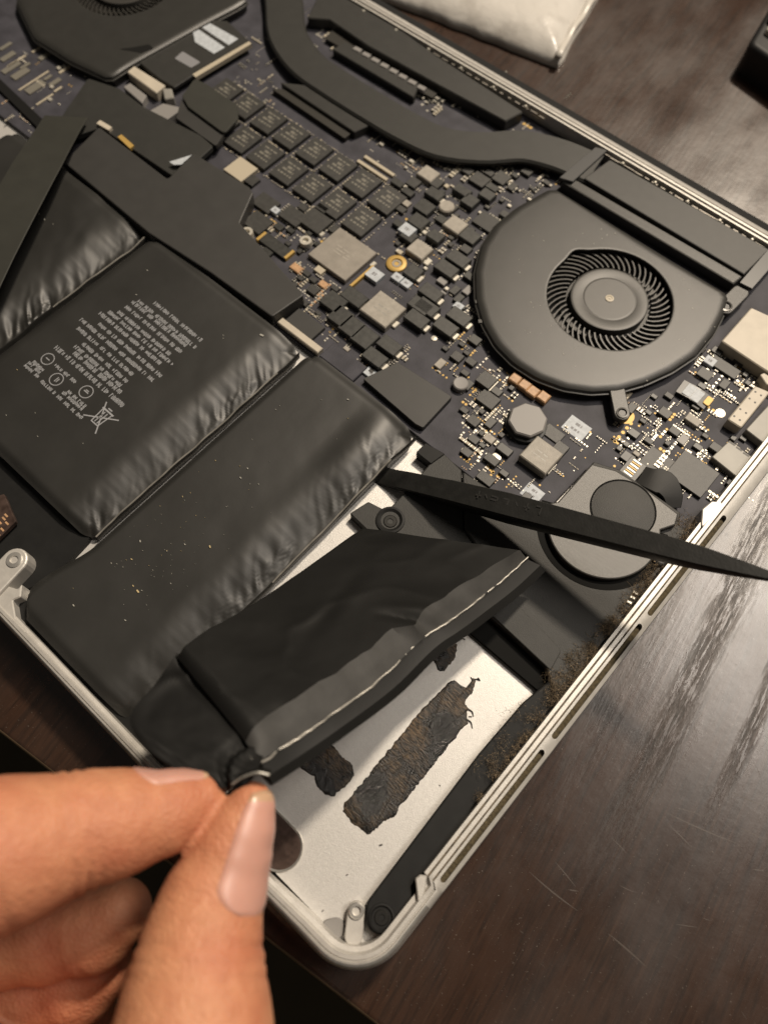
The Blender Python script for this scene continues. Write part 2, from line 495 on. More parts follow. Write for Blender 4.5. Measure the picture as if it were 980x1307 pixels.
def vnoise(x, y):
    "smooth value noise in 0..1"
    x = np.asarray(x, float); y = np.asarray(y, float)
    xi = np.floor(x).astype(int); yi = np.floor(y).astype(int); fx = x - xi; fy = y - yi
    fx = fx * fx * (3 - 2 * fx); fy = fy * fy * (3 - 2 * fy)
    g = lambda a, b: _perm[a % 64, b % 64]
    return (g(xi, yi) * (1 - fx) + g(xi + 1, yi) * fx) * (1 - fy) + (g(xi, yi + 1) * (1 - fx) + g(xi + 1, yi + 1) * fx) * fy
def fnoise(x, y, o=4):
    s = 0; a = 0.5
    for k in range(o):
        s = s + a * vnoise(x * 2 ** k + 17 * k, y * 2 ** k + 5 * k); a *= 0.5
    return s
# ------------------------------------------------------------------ setting: room floor and table
ZT = -16.0          # table top
mk('floor', [(-3000, -3000, -745), (3000, -3000, -745), (3000, 3000, -745), (-3000, 3000, -745)], [(0, 1, 2, 3)], 'floor_wood')['kind'] = 'structure'

table = thing('table', (0, 300, ZT), 'dark brown varnished wooden table under the opened laptop', 'table')
_a = math.atan2(17.0, 114.4); _e = np.array([math.cos(_a), math.sin(_a)]); _n = np.array([-_e[1], _e[0]])
_c0 = np.array([-4.3, -5.0])
def tpt(s, t): return _c0 + _e * s + _n * t
# tabletop: a slab with a softly rounded near edge
prof = [(0.0, -26), (0.0, -1.6)] + [(1.6 - 1.6 * math.cos(a), -1.6 + 1.6 * math.sin(a)) for a in np.linspace(0.2, math.pi / 2, 6)] + [(1100, 0.0), (1100, -26)]
V = []
for s in (-700, 700):
    for t, z in prof:
        q = tpt(s, t); V.append((q[0], q[1], ZT + z))
k = len(prof)
F = [(i, (i + 1) % k, k + (i + 1) % k, k + i) for i in range(k)] + [tuple(range(k)), tuple(range(2 * k - 1, k - 1, -1))]
mk('tabletop', V, F, ['wood', 'wood_edge'], table, fm=[1 if 1 <= i <= 4 else 0 for i in range(k)] + [0, 0], smooth=True, sharp=30)
# legs far below, so that the slab stands on something
for s in (-640, 640):
    for t in (60, 1040):
        q = tpt(s, t)
        prism('table_leg', rect(q[0], q[1], 70, 70, _a), -745, ZT - 26.05, 'wood', table)

# pale scratches and wiped streaks in the varnish
mat('scratch', (0.042, 0.027, 0.018), 0.45)
sb = []; sf = []
rs = random.Random(21)
def scratch(u0, v0, u1, v1, w):
    a, b = P(u0, v0, ZT), P(u1, v1, ZT); d = (b - a)[:2]; n = np.array([-d[1], d[0]]) / np.linalg.norm(d) * w / 2
    k = len(sb); bow = rs.uniform(-.03, .03) * np.array([-d[1], d[0]])
    for t in np.linspace(0, 1, 5):
        q = a[:2] + d * t + bow * math.sin(math.pi * t); ww = math.sin(math.pi * (t * .9 + .05))
        sb.append((*(q - n * ww), ZT + .012)); sb.append((*(q + n * ww), ZT + .012))
    for i in range(4): sf.append((k + 2 * i, k + 2 * i + 1, k + 2 * i + 3, k + 2 * i + 2))
for q in [(675, 1113, 737, 1163, .35), (776, 1192, 826, 1236, .4), (708, 1100, 735, 1133, .25), (725, 1136, 738, 1138, .3), (845, 1035, 948, 1080, .3), (850, 1050, 885, 1085, .25), (780, 1070, 800, 1090, .2), (860, 1030, 900, 1042, .2), (930, 1010, 975, 1030, .25), (940, 1055, 985, 1075, .3), (790, 1130, 812, 1140, .2), (862, 1180, 890, 1184, .2), (960, 1110, 975, 1112, .3)]:
    scratch(*q)
for _ in range(34):
    u, v = rs.uniform(640, 980), rs.uniform(760, 1300)
    if v < 1010 - (u - 720) * 1.3 + 60: continue
    l = rs.uniform(3, 16); a = rs.gauss(.65, .4); scratch(u, v, u + l * math.cos(a), v + l * math.sin(a), rs.uniform(.07, .16))
mk('varnish_scratches', sb, sf, 'scratch', table)['kind'] = 'stuff'

# ------------------------------------------------------------------ laptop
laptop = thing('laptop', (-180, 120, ZT), 'upside-down opened silver laptop with exposed circuit board, fan and battery bay', 'laptop')
W, D, RC = 359.0, 241.0, 13.0
ZF = -7.0
SLOTS = [(28.6, 66.0), (69.6, 106.6), (109.8, 146.2)]
# closed screen lid under the base
prism('screen_lid', rpoly(rect(-W / 2, D / 2 + 2, W - 1.5, D - 2), 11, 8), ZT + 0.05, -10.6, 'lid_metal', laptop, ch=0.8)
# black hinge cover behind the rear rim
prism('hinge_cover', rpoly(rect(-W / 2, 244.6, W - 60, 6.6), 2.0, 4), -12, -4.0, 'hinge_black', laptop, ch=1.6, steps=4, smooth=True)

path = []
def arc(cx, cy, a0, a1, n=14):
    for a in np.linspace(a0, a1, n): path.append((cx + RC * math.cos(a), cy + RC * math.sin(a)))
for x in np.linspace(-W + RC, -RC, 60)[1:-1]: path.append((x, 0))
arc(-RC, RC, -math.pi / 2, 0)
ys = sorted(set([26.6, 27.6, 28.6, 66.0, 69.6, 106.6, 109.8, 146.2] + list(np.linspace(RC + 4, D - RC - 4, 36).round(2))))
for y in ys: path.append((0, y))
arc(-RC, D - RC, 0, math.pi / 2)
for x in np.linspace(-RC, -W + RC, 50)[1:-1]: path.append((x, D))
arc(-W + RC, D - RC, math.pi / 2, math.pi)
for y in np.linspace(D - RC, RC, 12)[1:-1]: path.append((-W, y))
arc(-W + RC, RC, math.pi, 1.5 * math.pi)
path = np.array(path); NP = len(path)
tan = np.roll(path, -1, 0) - np.roll(path, 1, 0); tan /= np.linalg.norm(tan, axis=1)[:, None]
nin = np.c_[-tan[:, 1], tan[:, 0]]
PROF_A = [(1.6, -10.3), (0.3, -6.4), (0.0, -4.2), (0.12, -2.7), (0.45, -1.4), (1.0, -0.55), (1.5, -0.2), (1.85, -0.15),
          (2.0, -0.75), (2.2, -0.75), (2.35, -0.3), (3.2, -0.25), (3.4, -1.1), (3.6, -1.5), (3.7, -1.6), (4.7, -1.7), (4.9, -6.9)]
PROF_B = [(1.6, -10.3), (0.3, -6.4), (0.0, -4.2), (0.1, -2.2), (0.35, -1.0), (1.25, -0.5), (2.65, -0.14), (3.3, 0.0),
          (3.4, -0.6), (3.62, -0.6), (3.72, -0.05), (4.65, -0.05), (4.8, -0.9), (5.02, -0.9), (5.12, -0.55), (5.95, -0.55), (6.2, -6.9)]
PROF_A, PROF_B = np.array(PROF_A), np.array(PROF_B)
NPF = len(PROF_A)
V = []
for i in range(NP):
    x, y = path[i]
    t = 1.0 if y > 27.5 else 0.0
    fr = min(1.0, max(0.0, (-18 - x) / 24)) if y < 1 else 0.0
    sc = np.array([0.85 if y > D - 1 else 1.0 - 0.26 * fr, 1.0])
    for d, z in (PROF_A * (1 - t) + PROF_B * t) * sc:
        jit = 0.03 * (vnoise(i * 0.7, d * 3) - 0.5)
        q = path[i] + nin[i] * (d + jit)
        V.append((q[0], q[1], z))
F = []; fm = []
for i in range(NP):
    j = (i + 1) % NP
    a, b = path[i], path[j]
    right = a[0] == 0 and b[0] == 0
    for k in range(NPF - 1):
        if right and k == 5 and any(s0 - .01 <= a[1] and b[1] <= s1 + .01 for s0, s1 in SLOTS):
            continue
        F.append((i * NPF + k, j * NPF + k, j * NPF + k + 1, i * NPF + k + 1))
        fm.append(1 if k in (4, 5) and a[1] < 20 else 2 if k in (8, 12) and a[1] > 27 else 0)
case = mk('case_rim', V, F, ['rim_metal', 'polished_edge', 'groove_brown'], laptop, fm=fm, smooth=True, sharp=28)
# the three cooling slots in the side: walls and a brown mesh floor below the rim
for s0, s1 in SLOTS:
    x0, x1 = -1.25, -2.65
    V = []; F = []
    n = 6
    ring = [(x0, s0), (x0, s1), (x1, s1), (x1, s0)]
    zt = [-0.5, -0.5, -0.14, -0.14]
    for (x, y), z in zip(ring, zt): V.append((x, y, z))
    for x, y in ring: V.append((x, y, -1.7))
    F = [(i, (i + 1) % 4, 4 + (i + 1) % 4, 4 + i) for i in range(4)] + [(4, 5, 6, 7)]
    so = mk('cooling_slot', V, F, ['rim_metal', 'slot_brown'], laptop, fm=[0, 0, 0, 0, 1])
    # rounded ends of the slot
    for yy, sg in ((s0, 1), (s1, -1)):
        for xa, xb, za in ((x0, (x0 + x1) / 2, -0.5), (x1, (x0 + x1) / 2, -0.14)):
            zb = -0.32
            pts = [(xa, yy, za)]
            for t in np.linspace(0, 1, 6):
                ang = t * math.pi / 2
                pts.append((xb + (xa - xb) * math.cos(ang), yy + sg * 0.78 * (1 - math.sin(ang)), za + (zb - za) * (1 - math.cos(ang))))
            n = len(pts)
            mk('slot_end', pts + [(p[0], p[1], -1.6) for p in pts],
               [tuple(range(n))] + [(i, (i + 1) % n, n + (i + 1) % n, n + i) for i in range(n)], 'rim_metal', so)
# inner floor of the case
inner = rpoly([(-W + 6, 5.1), (-4.9, 4.8), (-4.9, D - 5), (-W + 6, D - 5)], 8, 8)
prism('case_floor', inner, -10.2, ZF, 'aluminium', laptop)
# silver hook where the side rail ends
hk = [P2(530, 1122, -0.5), P2(536, 1117, -0.5), P2(545, 1118, -0.5), P2(543, 1134, -0.5), P2(540, 1148, -0.5), P2(533, 1154, -0.5), P2(532, 1140, -0.5)]
prism('rail_hook', rpoly(hk, 0.6, 3), -6.9, -0.42, 'rim_metal', laptop, ch=0.25)

hk = [P2(896, 650, -0.3), P2(908, 640, -0.3), P2(922, 641, -0.3), P2(918, 652, -0.3), P2(906, 664, -0.3), P2(894, 676, -0.3)]
prism('rail_hook', rpoly(hk, 0.6, 3), -6.9, -0.02, 'rim_metal', laptop, ch=0.25)

prism('gap_filler', [(-128, 3.5), (-68, 3.5), (-68, 7.5), (-128, 7.5)], ZF, -4.6, 'rubber_black', laptop)  # added dark filler; keeps the gap behind the front rim black

# pill-shaped cut-out beside the trackpad: bright chamfer ring and dark glass below
def pill(cx, cy, r, l, ang, n=12):
    pts = []
    for k in range(n + 1):
        a = -math.pi / 2 + math.pi * k / n; pts.append((l + r * math.cos(a), r * math.sin(a)))
    for k in range(n + 1):
        a = math.pi / 2 + math.pi * k / n; pts.append((-l + r * math.cos(a), r * math.sin(a)))
    c, s = math.cos(ang), math.sin(ang)
    return np.array([(cx + x * c - y * s, cy + x * s + y * c) for x, y in pts])
c = P(352, 1076, ZF)
po = pill(c[0] - 5, c[1] + 0, 5.4, 6.5, math.pi, 14)
ringV, ringF = prism_data(po, ZF, ZF + 0.25)
pin = pill(c[0] - 5, c[1] + 0, 4.75, 6.5, math.pi, 14)
n = len(po)
V = [(x, y, ZF) for x, y in po] + [(x, y, ZF + 0.55) for x, y in inset(po, .2)] + [(x, y, ZF + 0.12) for x, y in pin]
F = grid_faces(3, n, True)
mk('cutout_ring', V, F, 'polished_edge', laptop)
mat('cutout_dark', (0.045, 0.028, 0.022), 0.3, var=0.4, vscale=500)
prism('cutout_pad', pin, ZF - 0.2, ZF + 0.08, 'cutout_dark', laptop)

# threaded post with silver tab, grey dot and scratches in the corner
def screw(name, c, z, r, parent, m_='screw_black', h=0.5, star=True):
    V, F = lathe_data([(r, z - 1.2), (r, z + h * 0.6), (r * 0.86, z + h), (r * 0.42, z + h), (r * 0.34, z + h * 0.1), (0.0, z + h * 0.05)], 20)
    return mk(name, V + np.array([c[0], c[1], 0]), F, m_, parent, smooth=True, sharp=30)
a0, a1 = P(455, 1163, -4.2), P(451, 1196, -4.2)
ang = math.atan2(a1[1] - a0[1], a1[0] - a0[0]); mid = (a0 + a1) / 2
L2 = np.linalg.norm((a1 - a0)[:2]) / 2
tab = prism('post_tab', pill(mid[0], mid[1], 2.0, L2, ang, 10), ZF, -4.4, 'rim_metal', laptop, ch=0.25)
V, F = lathe_data([(1.75, -4.42), (1.75, -3.9), (1.5, -3.75), (1.0, -3.75), (0.9, -4.0), (0.85, -5.5), (0, -5.5)], 24)
mk('threaded_boss', V + np.array([a0[0], a0[1], 0]), F, 'polished_edge', tab, smooth=True, sharp=30)
c = P(425, 1186, ZF)
mat('pad_grey', (0.22, 0.21, 0.20), 0.5)
prism('foot_pad', rpoly(rect(c[0], c[1], 5.2, 4.4, 0.9), 2.1, 6), ZF, ZF + 0.7, 'pad_grey', laptop, ch=0.3)
# second silver bracket at the left, where the front rim has its finger cut-out
b0, b1 = P(20, 716, -0.5), P(-14, 752, -0.5)
ang = math.atan2(b1[1] - b0[1], b1[0] - b0[0]); mid = (b0 + b1) / 2; L2 = np.linalg.norm((b1 - b0)[:2]) / 2
arm = prism('screw_bracket', pill(mid[0], mid[1], 3.4, L2, ang, 10), -6, 0.2, 'rim_metal', laptop, ch=0.5, steps=2)
V, F = lathe_data([(2.1, 0.15), (2.1, 0.5), (1.8, 0.62), (1.1, 0.62), (1.0, 0.3), (0.9, -1.5), (0, -1.5)], 24)
mk('threaded_boss', V + np.array([b0[0], b0[1], 0]), F, 'polished_edge', arm, smooth=True, sharp=30)
ear = [P2(0, 745, -1), P2(22, 752, -1), P2(28, 744, -1), P2(26, 762, -1), P2(16, 766, -1), P2(20, 790, -1), P2(40, 812, -1), P2(10, 800, -1), P2(-20, 770, -1)]
prism('rim_ear', rpoly(ear, 0.5, 2), -6.8, -1.0, 'rim_metal', laptop, ch=0.3)
# ------------------------------------------------------------------ speaker enclosure and its arm along the side
def pz(lst, z): return [P2(u, v, z) for u, v in lst]
encl = prism('speaker_plate', rpoly(pz([(446, 655), (470, 640), (494, 652), (516, 629), (538, 604), (549, 591), (566, 578), (589, 600), (592, 676), (660, 730), (600, 770), (520, 740), (474, 682)], -3.6), 0.5, 3),
             ZF, -3.6, 'speaker_plastic', laptop, ch=0.3)
prism('plate_block', rpoly(pz([(531, 577), (543, 565), (568, 579), (550, 592)], -3.2), .3, 2), ZF, -3.2, 'rubber_black', encl, ch=.2)
lathe('screw_well', P(498, 664, -3.6), [(4.0, -3.7), (3.9, -3.2), (3.3, -3.1), (2.6, -3.5), (2.4, -4.2), (0, -4.2)], 'rubber_black', encl, 28)
screw('screw', P(498, 665, -3.3), -3.9, 1.9, encl)
spk = prism('speaker', rpoly(pz([(590, 602), (690, 668), (757, 590), (790, 600), (868, 655), (866, 672)], -3.0) + [(-6.25, 138), (-6.25, 78)] + pz([(704, 876), (697, 852), (613, 776), (640, 745), (593, 676)], -3.0),
            [0.5, .5, .5, 1, 1, 1, 0, 0, .6, 2, .5, .5, 1], 3), ZF, -2.5, 'speaker_plastic', laptop, ch=0.35)
# raised shoulder with its lighter ridge edge
lipp = pz([(618, 776), (638, 752), (650, 760), (714, 826), (716, 832), (703, 856), (697, 850)], -2.0)
prism('speaker_lip', rpoly(lipp, 0.8, 3), -2.7, -2.25, 'speaker_plastic', spk, ch=0.22, steps=2)
# black lower lip in front of the enclosure
prism('foam_lip', rpoly(pz([(607, 778), (617, 770), (700, 850), (706, 862), (690, 884), (594, 802)], -5.2), 0.6, 2), ZF, -5.2, 'foam_shade_black', spk)
# oval driver: moat with its shade painted black, metal cap, round seal
cc = np.array([-24.6, 122.6])
cap = pz([(712, 640), (755, 592), (786, 600), (822, 622), (866, 656), (862, 670)], -0.6)
cap = [(x, y) for x, y in cap]
th0 = math.atan2(cap[-1][1] - cc[1], cap[-1][0] - cc[0]); th1 = math.atan2(cap[0][1] - cc[1], cap[0][0] - cc[0])
if th0 > 0: th0 -= 0
arcp = []
aa = th0
a_end = th1 - 2 * math.pi if th1 > th0 else th1
for a in np.linspace(th0, a_end, 40)[1:-1]:
    arcp.append((cc[0] + 15.0 * math.cos(a), cc[1] + 15.0 * math.sin(a)))
cap_poly = cap + arcp
shade_arc = [(cc[0] + 17.4 * math.cos(a), cc[1] + 17.4 * math.sin(a)) for a in np.linspace(th0 - .12, a_end + .05, 40)]
prism('moat_shade', shade_arc, -2.6, -2.4, 'foam_shade_black', spk)
capo = prism('driver_cap', cap_poly, -2.42, -0.6, 'speaker_metal', spk, ch=0.4, steps=2)
c = P(795, 650, -0.6)
lathe('cap_groove', c, [(8.9, -.62), (8.9, -.54), (8.4, -.54), (8.4, -.62)], 'foam_shade_black', capo, 48)
lathe('cap_disc', c, [(8.35, -.62), (8.35, -.52), (8.2, -.49), (0, -.49)], 'speaker_plastic', capo, 48)
lathe('clip_screw', P(843, 713, -1.8), [(2.1, -3), (2.1, -1.8), (1.5, -1.5), (0.9, -1.5), (0.6, -2.1), (0, -2.1)], 'screw_black', spk, 20)
# arm
bar = pz([(704, 866), (720, 858)], -3.2) + [(-6.25, 80), (-6.25, 45)] + pz([(590, 1068), (556, 1108), (533, 1120), (530, 1132), (532, 1148), (512, 1174), (500, 1186), (486, 1195), (473, 1190), (466, 1178), (468, 1152), (613, 960), (668, 896)], -3.2)
armo = prism('speaker_arm', rpoly(bar, [0, 0, 0, 0, .5, 1, 1, 1, 1, 1.5, 1.5, 2, 2, 2, 2, 2, 0], 3), ZF, -3.2, 'rubber_black', laptop, ch=0.4, steps=2)
lathe('screw_well', P(487, 1172, -3.2), [(3.0, -3.3), (2.9, -2.85), (2.5, -2.8), (2.15, -3.1), (2.1, -3.8), (0, -3.8)], 'rubber_black', armo, 28)
screw('screw', P(487, 1172, -2.9), -3.5, 1.7, armo)

# dried strips of black adhesive on the bay floor
def strip(pts, rag, seed):
    p = rpoly([P(u, v, ZF)[:2] for u, v in pts], 0.9, 3); n = len(p)
    out = []
    for i in range(n):
        a, b = p[i], p[(i + 1) % n]; m_ = max(2, int(np.linalg.norm(b - a) / 0.4))
        nn = np.array([-(b - a)[1], (b - a)[0]]) / (np.linalg.norm(b - a) + 1e-9)
        for k in range(m_):
            t = k / m_; q = a + (b - a) * t
            out.append(q + nn * rag * (1.6 * (fnoise(q[0] * .9 + seed, q[1] * .9) - 0.47) + 1.3 * (fnoise(q[0] * 3.1 + seed, q[1] * 3.1) - 0.47)))
    return np.array(out)
def residue(pts, rag, seed, h=0.35):
    p = strip(pts, rag, seed); V, F = prism_data(p, ZF, ZF + h * 0.7, 0.18)
    # lumpy top: fan of rings towards the middle
    n = len(p); V = [tuple(v) for v in V]; F = F[:-2]
    top = len(V) - n; c = p.mean(0); last = top
    for s_ in (0.85, 0.6, 0.3):
        st = len(V)
        for q in p:
            r_ = c + (q - c) * s_
            V.append((r_[0], r_[1], ZF + h * (0.55 + 1.1 * (fnoise(r_[0] * 1.3 + seed, r_[1] * 1.3) - .3))))
        for i in range(n):
            j = (i + 1) % n; F.append((last + i, last + j, st + j, st + i))
        last = st
    V.append((c[0], c[1], ZF + h)); F += [(last + i, last + (i + 1) % n, len(V) - 1) for i in range(n)]
    return mk('adhesive_residue', V, F, 'adhesive', laptop, smooth=True, sharp=60)
residue([(572, 871), (580, 869), (590, 876), (598, 880), (603, 866), (607, 866), (604, 882), (596, 893), (592, 900), (597, 905), (595, 918), (598, 924), (588, 932), (516, 1024), (510, 1028), (505, 1040), (492, 1048), (487, 1050), (472, 1067), (455, 1055), (437, 1036), (440, 1026), (470, 990), (530, 915)], 0.5, 3.1)
residue([(378, 976), (400, 955), (416, 944), (430, 958), (450, 978), (453, 990), (440, 1005), (424, 1018), (414, 1014), (404, 1004), (401, 993)], 0.5, 8.2)
residue([(548, 838), (572, 824), (584, 820), (581, 838), (568, 857), (558, 856), (554, 845)], 0.45, 12.7)
# torn strings of glue
for q in ([(598, 880), (603, 868), (601, 864)], [(603, 868), (609, 867), (613, 869)], [(597, 905), (603, 909), (604, 915)], [(595, 918), (601, 922), (603, 930)]):
    cpt = spline([P(u, v, ZF + .35) for u, v in q], 8)
    V, F = ribbon(cpt, [.5, .4, .32, .26, .22, .2, .16, .1], .25)
    mk('glue_string', V, F, 'adhesive', laptop)
# small crumbs and scratches of adhesive on the silver floor
bg_ = Bag(['adhesive'])
for (u, v, w) in [(486, 1079, .8), (362, 1138, .5), (366, 1145, .5), (372, 1140, .6), (380, 1152, .5), (391, 1160, 1.1), (384, 1159, .8), (412, 1163, .5), (592, 816, .6), (443, 1117, .5), (561, 1003, .4), (372, 1152, .35), (438, 1178, .9), (440, 1183, .6), (347, 1130, .4), (600, 915, .7), (603, 868, .9), (611, 867, .8)]:
    p = P(u, v, ZF); a = rnd.uniform(0, 3)
    bg_.box(p[0], p[1], ZF, w, w * 0.4, 0.2, 'adhesive', a)
bg_.build('adhesive_crumbs', laptop)
# ------------------------------------------------------------------ logic board and its components
ZB = -5.4
bp_ = [(-345, 236), (-345, 112.5), (-39.3, 112.5), (-38.3, 136.0), (-6.3, 136.0), (-6.3, 146), (-6.3, 236)]
board = prism('logic_board', rpoly(bp_, [0, 0, .8, .8, .8, .8, 0], 3), ZB - 1.2, ZB, 'board', laptop, ch=0.12)

def chip_builder(w, d, h, marks, ch=0.12):
    def f():
        V, F = prism_data(rect(0, 0, w, d), 0, h, ch); V = list(map(tuple, V)); fm = [0] * len(F)
        if marks:
            r = random.Random(int(w * 100 + d * 10))
            for yy, ww, hh in marks:
                x = -ww * w / 2
                while x < ww * w / 2:
                    l = r.uniform(0.07, 0.22) * w; l = min(l, ww * w / 2 - x)
                    b = len(V); z = h + 0.015
                    V += [(x, yy * d - hh * d / 2, z), (x + l, yy * d - hh * d / 2, z), (x + l, yy * d + hh * d / 2, z), (x, yy * d + hh * d / 2, z)]
                    F.append((b, b + 1, b + 2, b + 3)); fm.append(1); x += l + 0.05 * w
        return V, F, fm
    return f
OCC = []
def comp(name, u, v, w, d, h, m_='chip_black', marks=None, mark_mat='chip_mark', rot=0.0, base=ZB, ch=0.12):
    p = P(u, v, base + h); OCC.append((p[0], p[1], w, d))
    mats = [m_, mark_mat] if marks else [m_]
    return inst(name, (name, w, d, h, str(marks)), chip_builder(w, d, h, marks, ch), mats, (p[0], p[1], base), board, rot)

# memory chips in two rows, with pale printed lines
RM = [(0.28, .62, .06), (0.12, .3, .1), (-0.02, .55, .08), (-0.2, .66, .07)]
A0 = P(342.7, 152.5, ZB + 1.5); B0 = P(309.5, 176.7, ZB + 1.5)
for i in range(-2, 6):
    inst('memory_chip', 'ram', chip_builder(8.9, 10.2, 1.5, RM), ['chip_black', 'chip_mark'], (A0[0] + 11.1 * i, A0[1], ZB), board, rnd.uniform(-.012, .012))
for i in range(-1, 6):
    inst('memory_chip', 'ram', chip_builder(8.9, 10.2, 1.5, RM), ['chip_black', 'chip_mark'], (B0[0] + 11.1 * i, B0[1], ZB), board, rnd.uniform(-.012, .012))
# processor and gold edge
pc = comp('processor_chip', 437, 323, 16.2, 15, 1.7, 'chip_metal', [(0.1, .45, .03), (0.02, .35, .03), (-.06, .4, .03)], 'inductor', ch=0.2)
gp = P(468, 352, ZB + 1.2)
inst('edge_clip', 'eclip', lambda: (*prism_data(rect(0, 0, 1.0, 11), 0, 1.3, .15), None), 'gold', (gp[0] - 1.2, gp[1] - 1, ZB), board)
for u, v, w, d, h in [(488.5, 393.6, 10.6, 9.8, 2.4), (546.6, 220.4, 6.2, 5.4, 2.0), (581.4, 285.5, 6.4, 5.8, 2.0), (535.4, 317, 6.8, 6.0, 2.2), (691, 580, 9.0, 8.4, 3.2)]:
    comp('power_inductor', u, v, w, d, h, 'inductor', [(0.05, .4, .05), (-.12, .5, .04)] if h > 2.3 else None, 'shield', ch=0.3)
p = P(570, 262, ZB + 2); lathe('round_inductor', p, [(2.7, ZB), (2.7, ZB + 1.6), (2.3, ZB + 2.0), (0, ZB + 2.0)], 'inductor', board, 10)
# drum inductor with an eight-sided lid
p = P(671.7, 541, ZB + 1.5)
dr = lathe('drum_inductor', p, [(6.0, ZB), (6.0, ZB + 1.6), (5.2, ZB + 1.9), (4.6, ZB + 2.0), (4.6, ZB + 2.8), (0, ZB + 2.8)], 'cap_black', board, 24)
prism('drum_lid', rpoly(circle(p[0], p[1], 5.6, 8), .6, 2), ZB + 2.8, ZB + 4.1, 'pad_grey', board, ch=0.4)
# light shield block, beige chip, sockets
comp('beige_chip', 307, 215, 8.6, 8.0, 1.6, 'cream_dark')
for u, v in ((475, 216), (484, 210.5)):
    comp('bus_bar', u, v, 13.5, 1.3, 0.9, 'cream_dark')
comp('battery_socket', 382.5, 427, 17.0, 2.3, 1.9, 'cream', ch=.25)
comp('socket_body', 388, 414, 11, 7, 1.2, 'film_charcoal')
comp('ribbon_socket', 438, 461, 13.5, 6.5, 1.3, 'board', ch=.2)
k_ = comp('board_connector', 351, 312, 12.5, 4.2, 1.2, 'cap_black')
for u, v in ((333.5, 300.5), (369, 324)):
    comp('gold_contact', u, v, 1.1, 4.2, 1.3, 'gold')
for u, v in ((390, 306), (315, 295)):
    p = P(u, v, ZB + 2.4)
    lathe('standoff', p, [(2.0, ZB), (2.0, ZB + 2.0), (1.9, ZB + 2.4), (1.0, ZB + 2.4), (0.8, ZB + 1.5), (0, ZB + 1.5)], 'solder', board, 20)
p = P(506, 335, ZB + 0.8)
lathe('gold_standoff', p, [(3.3, ZB), (3.3, ZB + .6), (3.0, ZB + .8), (1.9, ZB + .8), (1.6, ZB + .4)], 'gold', board, 28)
lathe('standoff_core', p, [(1.6, ZB + .01), (1.5, ZB + .5), (.8, ZB + .5), (0.6, ZB + 0.2), (0, ZB + 0.2)], 'chip_metal', board, 20)
# dark block capacitors, some with a bright soldered end
def tant_builder(w, d, h, end):
    def f():
        V, F = prism_data(rect(0, 0, w, d), 0.15, h, .2); V = list(map(tuple, V)); fm = [0] * len(F)
        if end:
            V2, F2 = prism_data(rpoly(rect(w / 2 + .45, 0, 1.2, d * .55), .3, 2), 0, h * .45, .15)
            b = len(V); V += list(map(tuple, V2)); F += [tuple(i + b for i in q) for q in F2]; fm += [1] * len(F2)
        return V, F, fm
    return f
def tant(u, v, w=7.2, d=4.6, h=2.5, end=True):
    p = P(u, v, ZB + h); OCC.append((p[0], p[1], w + 1.6, d))
    return inst('block_capacitor', (w, d, h, end), tant_builder(w, d, h, end), ['cap_black', 'solder'], (p[0], p[1], ZB), board)
for a in [(570, 341.6), (585, 329), (536.5, 388.8), (550, 372), (497, 439.7), (478.5, 455), (532, 406), (545, 391), (569, 416), (586, 403)]:
    tant(*a)
for a in [(426, 384, 7, 6), (434.7, 402.7, 6.2, 6.2), (449, 416, 6.2, 6.4), (465.6, 429.6, 6.6, 6.6), (452, 378, 8, 5), (527.5, 346, 5, 5), (542, 263, 6, 5.2),
          (534, 281, 6, 5), (522, 300, 5, 4), (556, 300, 5, 4), (600, 300, 6, 5), (555, 246, 6, 4), (600, 255, 5, 4.6), (622, 247, 5, 4), (590, 242, 6, 3.4)]:
    tant(*a, 2.2, rnd.random() < .45)
comp('flat_module', 624, 284, 9.5, 6.2, 1.0, 'heat_cover')
for u, v, w, d, h in [(374, 274.5, 8, 6, 1.5), (402.4, 280.6, 9, 7.4, 1.6), (339, 258, 8, 6, 1.2), (329, 282.6, 8, 7, 1.4), (320, 228, 5, 4, 1.2), (623, 509, 6, 4.6, 1.3),
                      (621, 484, 5, 4.6, 2.0), (884, 604, 11.5, 10, 1.1), (900, 476.5, 4.2, 3.6, 1.2), (925, 468, 9, 3.8, 1.0), (716, 571, 3.8, 3.2, 1.4), (620, 610, 5, 3, 1.1),
                      (838, 594, 9, 9, .35), (706, 553, 6, 4, .5), (557, 232, 4, 4, 1.4), (528, 232, 4, 4, 1.1), (612, 228, 6, 5, 1.3), (640, 226, 5, 5, 1.2)]:
    comp('control_chip', u, v, w, d, h, 'chip_black')
p = P(588, 488.5, ZB + 2); lathe('can_capacitor', p, [(2.3, ZB), (2.3, ZB + 1.7), (2.0, ZB + 2.0), (1.2, ZB + 1.95), (0, ZB + 1.95)], 'pad_grey', board, 20)
for u, v in [(658, 482), (670, 490), (680.6, 498.5), (694, 505.5)]:
    comp('copper_capacitor', u, v, 3.2, 3.2, 1.9, 'copper_cap', ch=.3)
for u, v, w, d in [(378, 341, 4, 2.6), (412.6, 362, 3, 2.4)]:
    comp('copper_capacitor', u, v, w, d, .9, 'copper_cap', ch=.2)
